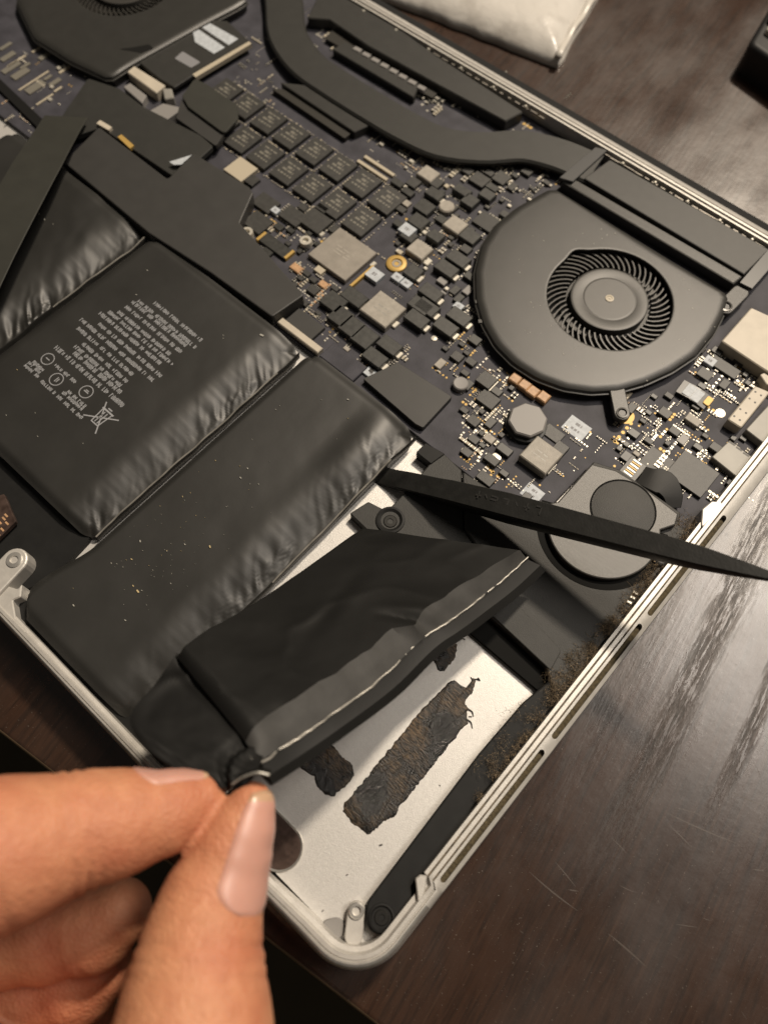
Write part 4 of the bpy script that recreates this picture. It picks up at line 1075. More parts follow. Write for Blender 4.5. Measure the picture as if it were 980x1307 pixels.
# ------------------------------------------------------------------ battery cells that still lie in the bay
def sm(t): t = np.clip(t, 0, 1); return t * t * (3 - 2 * t)
def cell(x0, x1, y0, y1, label, seed, cut=0.0, flare=0.0, lift=0.0, crumple=0.25, slope=13.5, wr=0.34, ztop=-0.9):
    t = thing('battery_cell', ((x0 + x1) / 2, (y0 + y1) / 2, ZF), label, 'battery', 'battery cells in the bay')
    nx, ny = 96, 150
    # finer sampling near the right-hand side, where the film is puckered
    ux = np.r_[np.linspace(0, 1, 40)[:-1] ** 1.0 * (1 - (slope + 4) / (x1 - x0)), np.linspace(1 - (slope + 4) / (x1 - x0), 1, nx - 39)]
    X = x0 + (x1 - x0) * ux; Y = np.linspace(y0, y1, ny)
    gx, gy = np.meshgrid(X, Y, indexing='ij')
    dl, dr, df, db = gx - x0, x1 - gx, gy - y0, y1 - gy
    z = np.full_like(gx, ztop)
    edge = 0.35 * (fnoise(gy * .22 + seed, gx * 0) - .5) * 4
    k = sm((slope + edge - dr) / slope)
    z -= 3.2 * k ** 1.5
    z -= 1.2 * sm((2.4 - dl) / 2.4) ** 2 + 1.0 * sm((3.5 - df) / 3.5) ** 2 + 1.0 * sm((4.0 - db) / 4.0) ** 2
    # puckers running across the slope, stronger towards the rim
    am = sm((slope - 1.0 - dr) / (slope - 2)) * (.35 + .9 * sm((vnoise(gy * .07 + seed * 2, gx * 0) - .3) * 2.5))
    sk_ = gy + gx * .75
    rid = 1 - np.abs(2 * fnoise(sk_ * .21 + seed, dr * .07 + seed, 2) / .75 - 1)
    rid2 = 1 - np.abs(2 * fnoise(sk_ * .55 + seed * 3, dr * .16, 2) / .75 - 1)
    z += am * sm(dr / 1.2) * (wr * 1.5 * (rid ** 2 - .45) + wr * .9 * sm((6.5 - dr) / 4) * (rid2 ** 3 - .35))
    # soft dents reaching into the flat of the cell
    z += crumple * (fnoise(sk_ * .055 + seed, (gx - gy * .3) * .05 + seed, 3) - .45) * sm((slope * 3.2 - dr) / (slope * 2.4)) * sm(dr / 3) * 2
    z += lift * sm((18 - dr) / 14) * np.exp(-((gy - y1 + 16) / 15) ** 2) * sm(db / 6)
    # broad, soft unevenness of the film
    z += 0.10 * (fnoise(gx * .07 + seed, gy * .05) - .5) + 0.025 * (fnoise(gx * .3, gy * .2 + seed) - .5)
    V = np.c_[gx.ravel(), gy.ravel(), z.ravel()]
    F = grid_faces(nx, ny)
    # skirt to the floor
    loop = [i * ny for i in range(nx)] + [(nx - 1) * ny + j for j in range(1, ny)] + [i * ny + ny - 1 for i in range(nx - 2, -1, -1)] + [j for j in range(ny - 2, 0, -1)]
    b = len(V); sk = V[loop].copy(); c = np.array([(x0 + x1) / 2, (y0 + y1) / 2])
    sk2 = sk.copy(); sk[:, 2] -= 1.4; sk[:, :2] += np.sign(sk[:, :2] - c) * 0
    sk2[:, 2] = ZF + .05
    V = np.vstack([V, sk, sk2]); n = len(loop)
    for i in range(n):
        j = (i + 1) % n
        F.append((loop[i], loop[j], b + j, b + i)); F.append((b + i, b + j, b + n + j, b + n + i))
    for cxn, cyn in ((x0, y0), (x1, y0), (x0, y1), (x1, y1)):
        rr_ = 4.5; ax_, ay_ = (1 if cxn == x1 else -1), (1 if cyn == y1 else -1)
        dx_ = np.maximum(ax_ * (V[:, 0] - (cxn - ax_ * rr_)), 0); dy_ = np.maximum(ay_ * (V[:, 1] - (cyn - ay_ * rr_)), 0)
        k_ = np.where((dx_ > 0) & (dy_ > 0), np.maximum(dx_, dy_) / (np.hypot(dx_, dy_) + 1e-9), 1.0)
        V[:, 0] += ax_ * dx_ * (k_ - 1); V[:, 1] += ay_ * dy_ * (k_ - 1)
    if flare:
        f_ = sm((30 - V[:, 1]) / 18) * sm(((x0 + x1) / 2 - V[:, 0]) / ((x1 - x0) / 2))
        V[:, 0] -= flare * f_
    if cut:
        # front corner next to the bracket is folded in
        m_ = (V[:, 0] - x0) + (V[:, 1] - y0) < cut
        dd = (cut - ((V[:, 0] - x0) + (V[:, 1] - y0))) / 2
        V[m_, 0] += dd[m_]; V[m_, 1] += dd[m_]
    mk('pouch', V, F, 'pouch', t, smooth=True, sharp=55, origin=ORG[t.name])
    # welded foil seam standing along the right-hand side
    ys_ = np.linspace(y0 + 2, y1 - 1.5, 70)
    pth = np.c_[x1 + .35 + .35 * (vnoise(ys_ * .25 + seed, ys_ * 0) - .5), ys_, -2.6 + lift * .8 * np.exp(-((ys_ - y1 + 16) / 15) ** 2) + .9 * (vnoise(ys_ * .16 + seed, ys_ * 0 + 3) - .5)]
    V = []
    for q in pth:
        for dx, dz in ((-.5, -2.4), (-.15, 0), (.12, .12), (.3, -.1), (.1, -2.6)): V.append(q + np.array([dx, 0, dz]))
    fm = []
    F = grid_faces(70, 5)
    for f in F: fm.append(1 if f[0] % 5 in (1, 2) and vnoise(f[0] * .017 + seed, 9.0) > .42 else 0)
    mk('foil_seam', np.array(V), F, ['pouch', 'foil_edge'], t, fm=fm, smooth=True, sharp=60)
    return t
cell1 = cell(-262, -192.6, 29, 109.5, 'black battery cell at the far left, half under a black ribbon film', 1.7, wr=.7, crumple=1.3)
cell2 = cell(-189.8, -124.6, 29, 110.5, 'wide black battery cell printed with rows of grey text', 5.3)
cell3 = cell(-121.6, -80.2, 4.6, 112.0, 'narrow flat black battery cell, dust-speckled, pried by the black tool', 9.1, cut=2.5, flare=3.4, lift=2.0, slope=14)

# grey print on the wide cell: rows too small to read, three marks and a crossed-out bin
bg_ = Bag(['pouch_print'])
ZP = -0.9
def surf(x, y): return ZP + 0.10 * (float(fnoise(x * .07 + 5.3, y * .05)) - .5) + 0.025 * (float(fnoise(x * .3, y * .2 + 5.3)) - .5) + .045
def pq(x, y, w, d, a=0.0):
    r_ = rect(x, y, w, d, a); z = surf(x, y)
    bg_.add(np.c_[r_, np.full(4, z)], [(0, 1, 2, 3)], 'pouch_print')
def textrow(p0, p1, hgt=1.25, seed=0):
    r = random.Random(seed); p0, p1 = np.array(p0), np.array(p1); L_ = np.linalg.norm(p1 - p0); e = (p1 - p0) / L_
    s = 0.0
    while s < L_:
        wl = r.randint(2, 8)
        for _ in range(wl):
            q = p0 + e * s
            # each letter: one or two upright strokes and a crossbar
            pq(q[0], q[1], .24, hgt * r.choice((.7, 1, 1)))
            if r.random() < .75: pq(q[0] + .42, q[1], .24, hgt * r.choice((.7, .7, 1)))
            if r.random() < .8: pq(q[0] + .2, q[1] + r.choice((-.4, 0, .4)) * hgt, .42, .26)
            s += .82
            if s > L_: break
        s += .75
# rows run along x; measured ends in the photograph
rows = [((199, 385), (257, 437)), ((178, 383), (248, 444)), ((168, 386), (240, 441)), ((160, 392), (232, 448)), ((151, 398), (218, 452)), ((139, 398), (222, 466)), ((127, 400), (205, 463)), ((128, 412), (204, 481)),
        ((104, 407), (196, 487)), ((103, 416), (165, 480)), ((108, 437), (160, 488)), ((98, 440), (152, 494))]
for i, (q0, q1) in enumerate(rows):
    a, b = P(*q0, ZP), P(*q1, ZP); y = (a[1] + b[1]) / 2
    textrow((a[0], y), (b[0], y), 1.3, i)
a, b = P(71, 443, ZP), P(158, 518, ZP); y = (a[1] + b[1]) / 2
textrow((a[0], y), (b[0], y), 1.5, 40); textrow((P(95, 450, ZP)[0], y + 2.4), (b[0] - 3, y + 2.4), 1.5, 41)
for q0, q1, s in [((32, 466), (48, 480), 50), ((36, 463), (52, 475), 51), ((42, 462), (56, 472), 56), ((70, 466), (98, 488), 52), ((52, 487), (70, 500), 53), ((73, 506), (104, 532), 54), ((80, 501), (108, 524), 55), ((86, 500), (110, 518), 57)]:
    a, b = P(*q0, ZP), P(*q1, ZP); textrow((a[0], (a[1] + b[1]) / 2), (b[0], (a[1] + b[1]) / 2), 1.1, s)
def ringmark(u, v, r0):
    c = P(u, v, ZP)
    for k in range(20):
        a = 2 * math.pi * k / 20; pq(c[0] + r0 * math.cos(a), c[1] + r0 * math.sin(a), .26, .62 * r0 / 1.8, a)
for u, v, r0 in [(61, 458, 1.9), (72, 484, 2.0), (110, 500, 2.0)]: ringmark(u, v, r0)
c = P(72, 484, ZP); pq(c[0], c[1], .3, 1.8); pq(c[0] + .6, c[1], .3, 1.4)
c = P(61, 458, ZP); pq(c[0], c[1], 1.6, .3); c = P(110, 500, ZP); pq(c[0], c[1], 1.8, .35); pq(c[0], c[1] + .5, 1.2, .3)
c = P(129, 533, ZP)
for a in (.55, -1.0): pq(c[0], c[1], 10.5, .38, a)
for dx, dy, w, d, a in [(-1.6, 0, .35, 5.0, .1), (1.6, 0, .35, 5.0, -.1), (0, -2.4, 3.0, .35, 0), (0, 2.6, 4.6, .5, 0), (0, 3.4, 1.6, .4, 0), (-.5, 0, .3, 4, 0), (.5, 0, .3, 4, 0)]: pq(c[0] + dx, c[1] + dy, w, d, a)
bg_.build('printed_text', cell2)

# specks of dust on the films
def specks(parent, pts, z, seed):
    b = Bag(['cell_speck', 'cell_speck_gold']); r = random.Random(seed)
    for u, v, s in pts:
        q = P(u, v, z); b.add(*prism_data(rpoly(rect(q[0], q[1], s * 1.0, s * .42, r.uniform(-.6, .3)), .1, 1), z, z + .12 + .1 * s, .05), 'cell_speck_gold' if r.random() < .2 else 'cell_speck')
    b.build('dust_specks', parent)
r_ = random.Random(3)
base = [(203, 626, .5), (233, 634, .5), (243, 629, .35), (162, 675, .6), (179, 691, .7), (182, 703, .35), (213, 704, .4), (236, 695, .6), (268, 698, .8), (108, 714, .5), (116, 705, .4), (142, 719, .5), (149, 720, .4), (168, 714, .6), (157, 724, .4), (195, 728, .4), (213, 703, .4), (218, 745, .5), (176, 755, 1.0), (170, 748, .6), (181, 754, .5), (94, 773, .7), (160, 792, .6),
        (444, 510, .7), (410, 510, .4), (352, 523, .5), (357, 518, .4), (444, 534, .4), (322, 561, .4), (316, 598, .6), (307, 610, .7), (306, 595, .4), (330, 618, .5), (319, 618, .4), (289, 647, .4), (473, 541, .35), (433, 572, .35), (275, 588, .5), (430, 560, .3)]
for _ in range(90): base.append((r_.gauss(215, 60), r_.gauss(690, 50), r_.uniform(.12, .32)))
specks(cell3, [q for q in base if -118 < P(*q[:2], -1)[0] < -92 and 12 < P(*q[:2], -1)[1] < 108], -.87, 4)
specks(cell2, [(188, 345, .6), (174, 376, .6), (285, 428, .5), (285, 432, .5), (334, 428, 1.3), (22, 472, .5), (45, 527, .4), (48, 557, .5), (106, 566, .4), (8, 530, .5)], -.87, 5)
specks(cell1, [(60, 242, .9), (50, 273, .6), (57, 280, .7), (68, 286, .5), (35, 284, 1.3), (30, 293, 1.3), (25, 300, .7)], -.87, 6)

# ------------------------------------------------------------------ the cell that is being peeled up
LFT = [(455, 683, 1.0), (426, 703, 4), (398, 723, 7), (350, 757, 12), (300, 789, 17.5), (255, 815, 22.5), (224, 838, 27.5), (197, 878, 32.5), (168, 918, 37), (196, 962, 39.5), (262, 999, 40.5), (276, 1006, 40)]
RGT = [(672, 713, 8.0), (640, 742, 10.5), (606, 768, 13), (566, 797, 16.5), (552, 806, 17.5), (486, 866, 23), (420, 914, 29), (362, 953, 34), (332, 972, 37), (322, 988, 39.5), (318, 1001, 40.5), (308, 1010, 40)]
nL = 130
L3 = spline([P(*q) for q in LFT[:7]], nL); R3 = spline([P(*q) for q in RGT[:9]], nL)
NT, NS = 40, 12
V = []; rowsN = None
UP0 = np.cross(R3[int(nL * .4)] - L3[int(nL * .4)], (R3[int(nL * .7)] + L3[int(nL * .7)]) - (R3[5] + L3[5])); UP0 /= np.linalg.norm(UP0); UP0 = UP0 if UP0[2] > 0 else -UP0
for i in range(nL):
    v = i / (nL - 1)
    a, b = L3[i], R3[i]; ch_ = b - a
    ln = (L3[min(i + 1, nL - 1)] + R3[min(i + 1, nL - 1)]) / 2 - (L3[max(i - 1, 0)] + R3[max(i - 1, 0)]) / 2
    up = np.cross(ch_, ln); up = up / np.linalg.norm(up)
    if up[2] < 0: up = -up
    up = UP0
    wgt = np.linalg.norm(ch_) / 38.0
    thick = thick_r = 1.0
    end = (sm(np.array(v / .012)) * .5 + .5) * (1 - .75 * max(0.0, (v - .95) / .05) ** 2.2)
    row = []
    slope_s = float(np.interp(v, [0, .07, .17, .34, .415, .44, .48, .72, .96, 1.0], [.965, .935, .91, .885, .91, .94, .855, .84, .835, .845])) + .006 * math.sin(v * 47) + .008 * (float(vnoise(v * 40, 3.0)) - .5)
    prof_s = np.r_[np.linspace(0, 1, NT) * slope_s, slope_s + (1 - slope_s) * np.linspace(0, 1, NS + 1)[1:]]
    for s in prof_s:
        t = 3.3 * float(sm(np.array(s / .06)))
        if s > slope_s: t *= (1 - (s - slope_s) / (1 - slope_s))
        # creases: a crossing fold by the notch, a long diagonal fold, fine crumple near the hand
        w_ = 0
        w_ += -0.75 * math.exp(-((v - .405 - .12 * (1 - s)) / .02) ** 2) * float(sm(np.array((s - .62) / .25)))
        w_ += 0.45 * math.exp(-((v - .365 - .12 * (1 - s)) / .024) ** 2) * float(sm(np.array((s - .6) / .25)))
        w_ += -0.22 * math.exp(-((s - .30 - .45 * (v - .2)) / .05) ** 2) * math.exp(-((v - .45) / .18) ** 2)
        w_ += 0.16 * math.exp(-((s - .40 - .45 * (v - .2)) / .06) ** 2) * math.exp(-((v - .45) / .18) ** 2)
        w_ += .35 * (float(fnoise(s * 3 + 2, v * 6, 4)) - .45) * float(sm(np.array((v - .5) / .3)))
        w_ += .3 * (1 - abs(2 * float(fnoise(s * 2.2 + v * 3 + 4, v * 3.1 - s, 2)) / .75 - 1)) ** 5
        w_ += .22 * (float(fnoise(s * 6 + 8, v * 9 + 3, 3)) - .45)
        w_ += -.5 * math.exp(-((s - .86) / .07) ** 2) * float(sm(np.array((v - .84) / .06)))
        tk_ = thick + (thick_r - thick) * float(sm(np.array((s - .45) / .4)))
        row.append(a + ch_ * s + up * ((t * tk_ * end + w_ * (.3 + .7 * thick) * min(1, s / .05, (1 - s) / .08 + .12))))
    for s, t in ((1.02, -.5), (1.08, -1.6), (1.115, -3.2), (1.09, -4.7), (.98, -5.6), (.5, -5.4), (.1, -4.2), (.01, -2.4)):
        row.append(a + ch_ * (1 + (s - 1) * (thick_r if s > 1 else 1)) + up * (t * (thick + (thick_r - thick) * s)))
    rowsN = len(row); V += row
F = grid_faces(nL, rowsN, True)
F.append(tuple(range(rowsN))); F.append(tuple((nL - 1) * rowsN + j for j in range(rowsN)))
ns = NT + NS
fm = []
for f in F[:-2]:
    j = f[0] % rowsN; i = f[0] // rowsN
    side = NT - 1 <= j < ns - 1 and i / nL < .985
    fm.append(1 if side else 0)
fm += [0, 0]
cell4 = thing('battery_cell', P(500, 800, 8), 'crumpled black battery cell peeled up and held at one end by fingers', 'battery', 'battery cells in the bay')
mk('pouch', V, F, ['pouch_glossy', 'pouch_side_lit'], cell4, fm=fm, smooth=True, sharp=16)
# thin black film that runs on from the end of the cell to the fingers
FL = spline([P(*q) for q in [(226, 834, 26.6), (200, 872, 31.0), (166, 918, 35.5), (184, 952, 38.2), (228, 986, 39.8), (268, 1004, 40.4)]], 48)
FR = spline([P(*q) for q in [(338, 962, 35.6), (334, 972, 37.2), (328, 984, 39.0), (322, 994, 40.0), (314, 1003, 40.6), (306, 1010, 40.4)]], 48)
V = []; NFL = 36
for i in range(48):
    v = i / 47
    for sgn in (1, -1):
        for j in range(NFL):
            s = j / (NFL - 1) if sgn > 0 else 1 - j / (NFL - 1)
            q = FL[i] + (FR[i] - FL[i]) * s
            h = -.9 * math.exp(-((v - .05) / .05) ** 2) - 1.3 * math.exp(-((s - .86 + .2 * v) / .05) ** 2) + .9 * math.exp(-((s - .93 + .2 * v) / .035) ** 2)
            h += 1.1 * (float(fnoise(s * 4 + 1, v * 4 + 2, 4)) - .45) + .8 * (1 - abs(2 * float(fnoise(s * 2.6 + v * 2, v * 2 - s + 6, 2)) / .75 - 1)) ** 6
            ed = min(1, s / .06, (1 - s) / .05)
            V.append(q + UP0 * (h * ed + (.25 if sgn > 0 else -.35)))
flF = grid_faces(48, 2 * NFL, True) + [tuple(range(2 * NFL)), tuple(47 * 2 * NFL + j for j in range(2 * NFL))]
mk('end_film', V, flF, 'tape_black', cell4, smooth=True, sharp=50)
# bright cut edge of the foil seam
seam = spline([P(*q) for q in [(674, 711, 8.6)] + RGT[1:9] + [(324, 972, 37.6), (318, 964, 37.4)]], 110)
V = []
for i, q in enumerate(seam):
    wob = .5 * (vnoise(i * .22, 2.0) - .5) + .25 * (vnoise(i * .8, 5.0) - .5); kw = .65 + .5 * vnoise(i * .35, 7.0)
    for dx, dz in ((-.25, -.1), (0, .38), (.3, .3), (.42, -.25), (0, -.4)): V.append(q + np.array([dx * kw + wob, 0, dz * kw + wob]))
mk('foil_seam', np.array(V), grid_faces(110, 5, True), 'foil_edge', cell4, smooth=True)
cur = spline([P(296, 1002, 42), P(312, 992, 43.2), P(330, 987, 43.6), P(344, 990, 43)], 24)
V = []
for q in cur:
    for dx, dy, dz in ((-.5, .9, -1.2), (-.2, .2, .15), (.1, -.15, .2), (.2, -.3, -.3)): V.append(q + np.array([dx, dy, dz]))
mk('curled_foil', np.array(V), grid_faces(24, 4), ['pouch_glossy', 'foil_edge'], cell4, fm=[1 if f[0] % 4 == 1 else 0 for f in grid_faces(24, 4)], smooth=True)

# ------------------------------------------------------------------ black prying stick
A, B = P(503, 611, -4.6), P(868, 706, 23.5)
ax = (B - A) / np.linalg.norm(B - A)
LB = np.linalg.norm(B - A)
side0 = np.cross(ax, (0, 0, 1)); side0 /= np.linalg.norm(side0); up0 = np.cross(side0, ax)
roll = math.radians(11)
sd = side0 * math.cos(roll) - up0 * math.sin(roll); upv = side0 * math.sin(roll) + up0 * math.cos(roll)
if upv[2] < 0: upv, sd = -upv, -sd
stations = [(-13, 4.6, .8), (-5, 5.0, 1.4), (0, 5.2, 1.9), (5, 5.4, 2.8), (14, 5.7, 4.4), (.24 * LB, 6.0, 5.9), (.45 * LB, 6.4, 7.2), (.70 * LB, 5.8, 6.3), (.90 * LB, 5.3, 5.6), (.98 * LB, 5.1, 5.4), (1.06 * LB, 4.5, 4.7), (1.15 * LB, 3.3, 3.6), (1.24 * LB, 1.9, 2.2), (1.28 * LB, .9, 1.0), (1.29 * LB, .3, .4)]
V = []
for s, w, h in stations:
    c = A + ax * s
    if s < 5: c = c - upv * .4
    for k in range(4):
        for sx, sz in (((-1, -.82), (-.9, -1)), ((.9, -1), (1, -.82)), ((1, .82), (.9, 1)), ((-.9, 1), (-1, .82)))[k]:
            V.append(c + sd * sx * w / 2 + upv * sz * h / 2)
F = grid_faces(len(stations), 8, True) + [tuple(range(7, -1, -1)), tuple((len(stations) - 1) * 8 + i for i in range(8))]
spud = thing('prying_stick', tuple(A), 'long black plastic prying stick wedged under the battery, pointed end outward', 'tool')
so_ = mk('shaft', V, F, 'spudger_nylon', spud, smooth=True, sharp=32)
# worn raised lettering, read from the other side
bg_ = Bag(['spudger_mark'])
def on_top(s, t): return A + ax * s + sd * t + upv * (7.1 / 2 + .06)
def stroke(s0, t0, s1, t1, w=.34):
    a, b = on_top(s0, t0), on_top(s1, t1); e = (b - a) / (np.linalg.norm(b - a) + 1e-9); n = np.cross(upv, e) * w / 2
    bg_.add([a - n, b - n, b + n, a + n], [(0, 1, 2, 3)], 'spudger_mark')
# (along the shaft, across it) pairs of short worn strokes
s_of = lambda u, v: float(np.dot(P(u, v, 8) - A, ax))
for u, v, gl in [(611, 634, 't'), (622, 637, 'i'), (635, 638, 'n'), (653, 642, 'L'), (668, 646, 'i'), (684, 649, 't'), (700, 655, 'F')]:
    s_ = s_of(u, v); t_ = -.6
    for a0_, b0_, a1_, b1_ in {'t': [(0, -1, 0, 1.1), (-.7, .2, .8, .2)], 'i': [(-.3, -.5, .5, .5)], 'n': [(-.9, -.5, 1, -.4), (-.9, .4, .9, .5), (1, -.4, .9, .5)],
                               'L': [(-.9, -.6, .6, -.6), (.6, -.6, .6, .9)], 'F': [(-.9, -.8, .5, -.8), (.5, -.9, .5, 1.2)]}[gl]:
        stroke(s_ + a0_, t_ + b0_, s_ + a1_, t_ + b1_, .42)
bg_.build('worn_lettering', spud)
# ------------------------------------------------------------------ hand
class SDF:
    def __init__(s): s.c = []
    def chain(s, pts): s.c.append(pts)
    def eval(s, X, k=2.2):
        total = None
        for pts in s.c:
            dmin = None
            for (a, ra), (b, rb) in zip(pts[:-1], pts[1:]):
                ab = b - a; t = np.clip(((X - a) @ ab) / (ab @ ab), 0, 1)
                d = np.linalg.norm(X - a - t[..., None] * ab, axis=-1) - (ra + (rb - ra) * (t * t * (3 - 2 * t) * .3 + t * .7))
                if dmin is None: dmin = d
                else:
                    h = np.clip(.5 + .5 * (d - dmin) / 3.0, 0, 1); dmin = d * (1 - h) + dmin * h - 3.0 * h * (1 - h) * .5
            if total is None: total = dmin
            else:
                h = np.clip(.5 + .5 * (dmin - total) / k, 0, 1); total = dmin * (1 - h) + total * h - k * h * (1 - h) * .5
        return total
def ch(lst):
    return [(CD(u, v, d), r) for u, v, d, r in lst]
sdf = SDF()
INDEX = ch([(257, 1020, 139.5, 4.5), (240, 1025, 138.5, 5.5), (205, 1039, 136, 7.2), (150, 1050, 133, 8.9), (100, 1060, 130, 9.7), (50, 1075, 127, 10.6), (0, 1090, 124, 12.0), (-90, 1125, 120, 13.2), (-220, 1190, 116, 14)])
THUMB = ch([(322, 1024, 138.5, 3.7), (312, 1048, 138, 5.2), (297, 1082, 137, 6.7), (283, 1120, 136, 7.9), (268, 1160, 134, 9.1), (256, 1215, 131, 10.5), (250, 1270, 128, 11.9), (246, 1330, 125, 13.0), (230, 1450, 122, 15)])
MIDDLE = ch([(150, 1165, 150, 6.6), (120, 1182, 151, 8.4), (60, 1190, 152, 9.0), (0, 1195, 152, 9.4), (-120, 1210, 146, 11)])
LDIR = np.array([-.08, .57, .82])
RING = [(p - LDIR * 17 + np.array([1.5, -3, 0]), r) for p, r in MIDDLE]
LITTLE = [(p - LDIR * 33 + np.array([3, -6, 0]), r * .92) for p, r in MIDDLE]
PALM = ch([(-220, 1200, 122, 15), (-240, 1400, 135, 22), (-60, 1520, 140, 24), (120, 1500, 134, 18), (220, 1460, 124, 15)])
FOREARM = ch([(-60, 1500, 138, 22), (-170, 1800, 150, 23), (-330, 2250, 172, 25), (-480, 2700, 195, 28)])
for c_ in (INDEX, THUMB, MIDDLE, RING, LITTLE, PALM, FOREARM): sdf.chain(c_)
def skin_field(X):
    d = sdf.eval(X)
    return d
allp = np.array([p for c_ in sdf.c for p, r in c_]); allr = np.array([r for c_ in sdf.c for p, r in c_])
lo = (allp - allr[:, None]).min(0) - 2; hi = (allp + allr[:, None]).max(0) + 2
H = 1.0
nn = np.ceil((hi - lo) / H).astype(int)
gx, gy, gz = [lo[i] + H * np.arange(nn[i]) for i in range(3)]
BK = 4
nb = -(-nn // BK); nn = nb * BK
gx, gy, gz = [lo[i] + H * np.arange(nn[i]) for i in range(3)]
ctr = np.stack(np.meshgrid(*[lo[i] + H * (np.arange(nb[i]) * BK + (BK - 1) / 2) for i in range(3)], indexing='ij'), -1)
dc = np.empty(nb, np.float32)
for i0 in range(0, nb[0], 8): dc[i0:i0 + 8] = skin_field(ctr[i0:i0 + 8])
fld = np.repeat(np.repeat(np.repeat(dc, BK, 0), BK, 1), BK, 2)
near = np.argwhere(np.abs(dc) < BK * H * .9 + 3)
off = np.stack(np.meshgrid(*[np.arange(BK)] * 3, indexing='ij'), -1).reshape(-1, 3)
for i0 in range(0, len(near), 3000):
    ii = (near[i0:i0 + 3000, None, :] * BK + off[None]).reshape(-1, 3)
    fld[ii[:, 0], ii[:, 1], ii[:, 2]] = skin_field(lo + H * ii)
# surface nets
neg = fld < 0
cx = np.zeros(np.array(neg.shape) - 1, np.int8)
for dx in (0, 1):
    for dy in (0, 1):
        for dz in (0, 1):
            cx += neg[dx:neg.shape[0] - 1 + dx, dy:neg.shape[1] - 1 + dy, dz:neg.shape[2] - 1 + dz]
act = (cx > 0) & (cx < 8)
idx = -np.ones(act.shape, np.int64); ids = np.argwhere(act); idx[act] = np.arange(len(ids))
acc = np.zeros((len(ids), 3)); cnt = np.zeros(len(ids))
corners = [(a, b, c) for a in (0, 1) for b in (0, 1) for c in (0, 1)]
for a in corners:
    for ax_ in range(3):
        if a[ax_] == 1: continue
        b = list(a); b[ax_] = 1
        fa = fld[ids[:, 0] + a[0], ids[:, 1] + a[1], ids[:, 2] + a[2]]; fb = fld[ids[:, 0] + b[0], ids[:, 1] + b[1], ids[:, 2] + b[2]]
        m_ = (fa < 0) != (fb < 0); t = np.zeros(len(ids)); t[m_] = fa[m_] / (fa[m_] - fb[m_])
        pos = np.tile(np.array(a, float), (len(ids), 1)); pos[:, ax_] = t
        acc[m_] += pos[m_]; cnt[m_] += 1
HV = lo + H * (ids + acc / cnt[:, None])
HF = []
for ax_ in range(3):
    o1, o2 = [i for i in range(3) if i != ax_]
    sl0 = [slice(None)] * 3; sl1 = [slice(None)] * 3
    sl0[ax_] = slice(0, -1); sl1[ax_] = slice(1, None)
    e = np.argwhere(neg[tuple(sl0)] != neg[tuple(sl1)])
    e = e[(e[:, o1] > 0) & (e[:, o2] > 0) & (e[:, o1] < act.shape[o1]) & (e[:, o2] < act.shape[o2])]
    q = []
    for d1, d2 in ((0, 0), (-1, 0), (-1, -1), (0, -1)):
        c_ = e.copy(); c_[:, o1] += d1; c_[:, o2] += d2; q.append(idx[c_[:, 0], c_[:, 1], c_[:, 2]])
    q = np.stack(q, 1); HF.append(q[(q >= 0).all(1)])
HF = np.vstack(HF)
def grad(p, e=.3):
    p = np.atleast_2d(p); g = np.stack([skin_field(p + np.eye(3)[i] * e) - skin_field(p - np.eye(3)[i] * e) for i in range(3)], -1)
    return g / np.linalg.norm(g, axis=-1, keepdims=True)
for _ in range(2):
    HV = HV - grad(HV) * skin_field(HV)[:, None]
cr = ROT[0]; cu = -ROT[1]; cb = -ROT[2]      # picture right, up, and towards the viewer
# skin folds across the joints, and a soft swelling of the finger pads
def crease(V, N, c, axis, width, depth, half):
    s_ = (V - c) @ axis; r_ = np.linalg.norm(V - c - s_[:, None] * axis, axis=1)
    return V - N * (depth * np.exp(-(s_ / width) ** 2) * np.clip(1 - (r_ / half) ** 4, 0, 1))[:, None]
N_ = grad(HV)
def axis_at(chn, k): 
    a = chn[k + 1][0] - chn[k][0]; return a / np.linalg.norm(a)
for chn, k, off, dep in [(INDEX, 4, 0, .6), (INDEX, 4, 2.2, .35), (INDEX, 4, -2.0, .32), (INDEX, 6, 0, .6), (INDEX, 6, 2.6, .4), (THUMB, 5, -1.0, .5), (THUMB, 5, 1.4, .42), (THUMB, 5, 3.6, .32), (THUMB, 7, 0, .3), (MIDDLE, 1, 0, .35)]:
    a_ = axis_at(chn, k); HV = crease(HV, N_, chn[k][0] + a_ * off, a_, .55, dep, 16)
hand = thing('person', tuple(CD(60, 1250, 140)), 'bare hand pinching the corner of the lifted battery cell', 'hand')
mk('hand', HV, HF, 'skin', hand, smooth=True)
def nail(name, c0, c1, nrm, half_ang, base_round, chn_r, lift=.28, tip=.14):
    "plate that hugs the finger: along c0 (root) -> c1 (tip), round the finger by angle"
    ax_ = (c1 - c0); Ln = np.linalg.norm(ax_); ax_ /= Ln
    nrm = nrm - ax_ * (nrm @ ax_); nrm /= np.linalg.norm(nrm); bi = np.cross(ax_, nrm)
    nu, nv = 26, 17
    V = np.zeros((nu, nv, 3))
    for i in range(nu):
        t = i / (nu - 1)
        wid = half_ang * min(1, (1 - (1 - min(t / base_round, 1)) ** 2) ** .5 + .02) * (1 - .12 * max(0, (t - .8) / .2) ** 2)
        for j in range(nv):
            ph = (j / (nv - 1) * 2 - 1)
            ang = ph * wid; d = nrm * math.cos(ang) + bi * math.sin(ang)
            tt = t + (.05 * ph * ph * -1 if t > .5 else 0) * (t - .5) * 2
            o = c0 + ax_ * Ln * tt
            r = 0.0
            for _ in range(40):
                f_ = float(skin_field((o + d * r)[None])[0])
                r += max(-f_, .02)
                if f_ > -.01: break
            edge = min(1, (1 - abs(ph)) / .10) * min(1, t / .07)
            V[i, j] = o + d * (r - .25 + (.25 + lift) * edge ** .6)
    return V
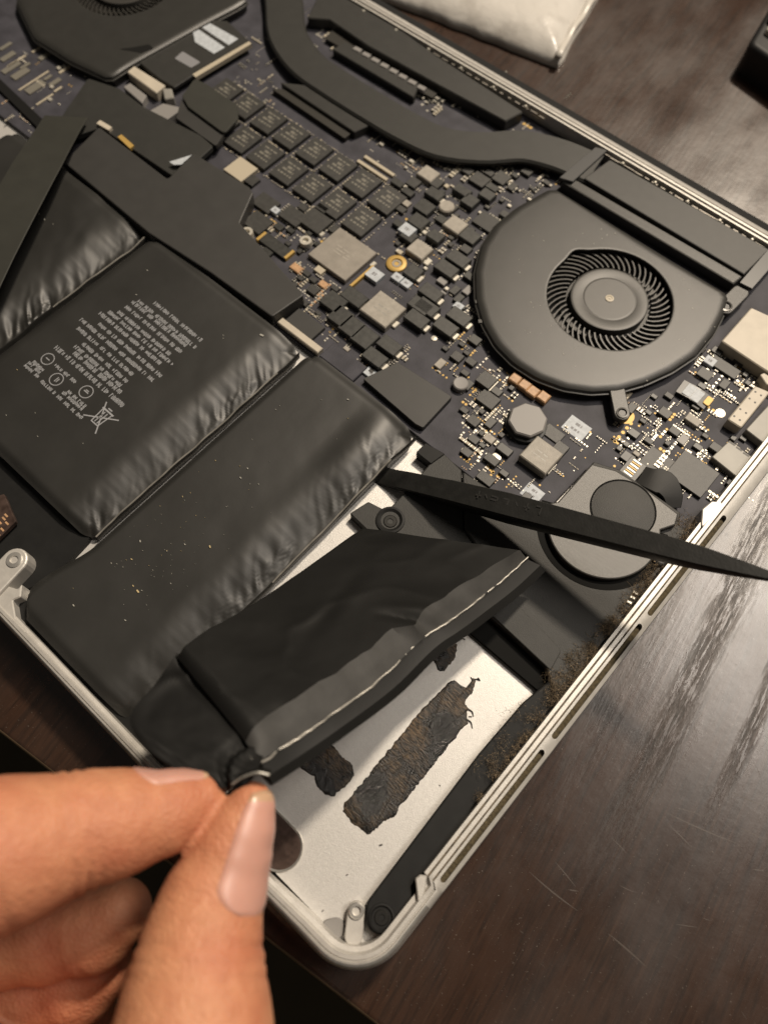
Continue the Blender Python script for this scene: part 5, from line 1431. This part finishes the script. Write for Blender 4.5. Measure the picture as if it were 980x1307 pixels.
def add_nail(V, Vb_off):
    nu, nv = V.shape[:2]
    F = grid_faces(nu, nv); fm = [1 if f[0] // nv >= nu - 3 else 0 for f in F]
    o = mk('fingernail', V.reshape(-1, 3), F, ['nail', 'nail_tip'], hand, fm=fm, smooth=True)
    md = o.modifiers.new('thickness', 'SOLIDIFY'); md.thickness = .0004; md.offset = -1
    return o
tn = nail('thumb', CD(285, 1152, 134.8), CD(326, 1003, 139.2), cr * .88 + cb * .46, 1.25, .26, 6)
add_nail(tn, .3)
inail = nail('index', CD(180, 1045, 134.5), CD(271, 1014, 140.6), cu * .92 - cb * .38, .95, .3, 6)
add_nail(inail, .3)

# ------------------------------------------------------------------ fluff and crumbs along the inside of the rim
def fluff(n, region, seed, big):
    r = random.Random(seed); V = []; F = []; M = []
    for _ in range(n):
        u, v, z, spread = region(r)
        q = P(u, v, z) + np.array([r.gauss(0, spread), r.gauss(0, spread), abs(r.gauss(0, .35))])
        if q[0] > -6.3: q[0] = -6.3 - r.random() * .8
        if r.random() < .93:       # a curled fibre
            a = r.uniform(0, 6.3); l = r.uniform(.8, 3.4) * big; w = r.uniform(.03, .06)
            b = len(V); m_ = 5; cur_ = r.gauss(0, 1.2)
            for k in range(m_):
                t = k / (m_ - 1); aa_ = a + cur_ * t
                c = q + np.array([math.cos(aa_) * l * t, math.sin(aa_) * l * t, .5 * math.sin(t * 3) * r.random()])
                for dz in (0, w): V.append((c[0] - math.sin(aa_) * w * .5 * (1 - 2 * (dz > 0)), c[1] + math.cos(aa_) * w * .5 * (1 - 2 * (dz > 0)), c[2] + dz))
            for k in range(m_ - 1): F.append((b + 2 * k, b + 2 * k + 1, b + 2 * k + 3, b + 2 * k + 2)); M.append(r.random() < .5)
        else:                      # a crumb
            s_ = r.uniform(.1, .45) * big; b = len(V)
            for dx, dy, dz in ((-1, -1, -.6), (1, -.7, -.6), (.2, 1, -.6), (-.8, .6, .5), (.7, .2, .8), (0, -.6, 1)):
                V.append((q[0] + dx * s_ * r.uniform(.6, 1), q[1] + dy * s_ * r.uniform(.6, 1), q[2] + dz * s_ * .6))
            for f_ in ((0, 1, 4), (1, 2, 4), (2, 3, 4), (0, 3, 2), (0, 5, 3), (0, 4, 5), (3, 5, 4), (0, 2, 1)): F.append(tuple(b + i for i in f_)); M.append(r.random() < .5)
    return V, F, [int(x) for x in M]
def reg_line(y0, y1, seed, depth, ncl):
    rr = random.Random(int(seed * 10)); cl = [(rr.uniform(y0, y1), abs(rr.gauss(0, depth)), rr.uniform(.3, 1.3)) for _ in range(ncl)]
    def f(r):
        y, d, sp = r.choice(cl); y += r.gauss(0, sp); d = abs(d + r.gauss(0, sp * .8))
        q = np.array([-6.35 - d, y, -2.75 + max(0, 1.3 - d * .25) * r.random()])
        c = ROT @ (q - CAM); return 490 + FPX * c[0] / c[2], 653.5 + FPX * c[1] / c[2], q[2], .12
    return f
VV, FF, MM = [], [], []
for rg, n, sd_, bg2 in ((reg_line(48, 140, 1.0, 1.3, 60), 1700, 1, .6), (reg_line(76, 104, 2.0, 2.2, 24), 1200, 2, .65), (reg_line(112, 138, 3.0, 1.8, 14), 700, 3, .7), (reg_line(52, 84, 4.0, 3.0, 26), 420, 4, .5)):
    V, F, M_ = fluff(n, rg, sd_, bg2); b = len(VV); VV += V; FF += [tuple(i + b for i in f) for f in F]; MM += M_
dust_o = mk('dust', VV, FF, ['dust', 'dust_dark'], None, fm=MM)
tag(dust_o, 'brown lint and crumbs gathered along the inside of the right rim', 'dust', None, 'stuff')
# gold contact glinting in the dust
bg_ = Bag(['solder'])
for u, v in ((803, 769), (807, 763), (811, 757)):
    q = P(u, v, -2.2); bg_.add(*prism_data(rpoly(rect(q[0], q[1], 1.5, .9, .2), .2, 2), -3, -2.0, .2), 'solder')
bg_.build('spring_contact', laptop, kind=None)

# ------------------------------------------------------------------ plastic packet and black case on the table
c0 = P(716, 73, -11); e1 = P(516, -4, -11) - c0; e2 = P(760, -6, -11) - c0
e1 /= np.linalg.norm(e1); e2 /= np.linalg.norm(e2)
LW, LH = 92.0, 70.0
nu, nv = 60, 48
V = []
for i in range(nu):
    for j in range(nv):
        a, b = i / (nu - 1), j / (nv - 1)
        q = c0 + e1 * LW * a + e2 * LH * b
        ed = min(a * LW, (1 - a) * LW, b * LH, (1 - b) * LH)
        h = 7.0 * (1 - math.exp(-ed / 6.0)) + 0.9 * (float(fnoise(a * 9, b * 8)) - .45) * min(1, ed / 3)
        q = q + (e1 * .8 * (float(vnoise(b * 14, 3)) - .5) + e2 * .8 * (float(vnoise(a * 14, 7)) - .5)) * (1 if ed < 1 else .2)
        V.append((q[0], q[1], ZT + 2.2 + h))
top = len(V)
V += [(x, y, ZT + .3 + .05 * 0) for x, y, z in V]
F = grid_faces(nu, nv)
F += [tuple(top + k for k in f) for f in grid_faces(nu, nv)]
rim_ = [i * nv for i in range(nu)] + [(nu - 1) * nv + j for j in range(1, nv)] + [i * nv + nv - 1 for i in range(nu - 2, -1, -1)] + [j for j in range(nv - 2, 0, -1)]
F += [(rim_[i], rim_[(i + 1) % len(rim_)], top + rim_[(i + 1) % len(rim_)], top + rim_[i]) for i in range(len(rim_))]
pk = thing('plastic_packet', tuple(c0[:2]) + (ZT,), 'crinkled whitish plastic packet lying behind the laptop hinge', 'packet')
mk('pouch_body', V, F, 'bag', pk, smooth=True, sharp=50)
sv = [c0 + e2 * LH * t + e1 * (1.2 + .5 * math.sin(t * 9)) for t in np.linspace(0, 1, 30)]
V, F = ribbon([(q[0], q[1], ZT + 5.4 + .6 * math.sin(i)) for i, q in enumerate(sv)], 2.6, 1.2)
mk('heat_seal', V, F, 'bag_seam', pk, smooth=True)

q = P(938, 92, ZT); kx_ = P(988, 128, ZT) - q; kx_ /= np.linalg.norm(kx_); ky_ = P(958, 58, ZT) - q; ky_ /= np.linalg.norm(ky_)
def kp(a, b): return tuple((q + kx_ * a + ky_ * b)[:2])
box = thing('black_case', (*kp(25, 20), ZT), 'small black case with a silver clip at the right edge of the table', 'case')
prism('case_body', rpoly([kp(0, 0), kp(45, 0), kp(45, 42), kp(0, 42)], 4, 6), ZT + .03, -4, 'bag_black', box, ch=2.0, steps=4, smooth=True)
prism('case_lid', rpoly([kp(2, 14), kp(43, 14), kp(43, 40), kp(2, 40)], 3, 5), -4.0, -2.0, 'bag_black', box, ch=1.0, steps=3, smooth=True)
prism('clip', rpoly([kp(3.5, 8.5), kp(9, 8.5), kp(9, 12), kp(3.5, 12)], 1.2, 4), -4.1, -1.8, 'solder', box, ch=.8, steps=3, smooth=True)
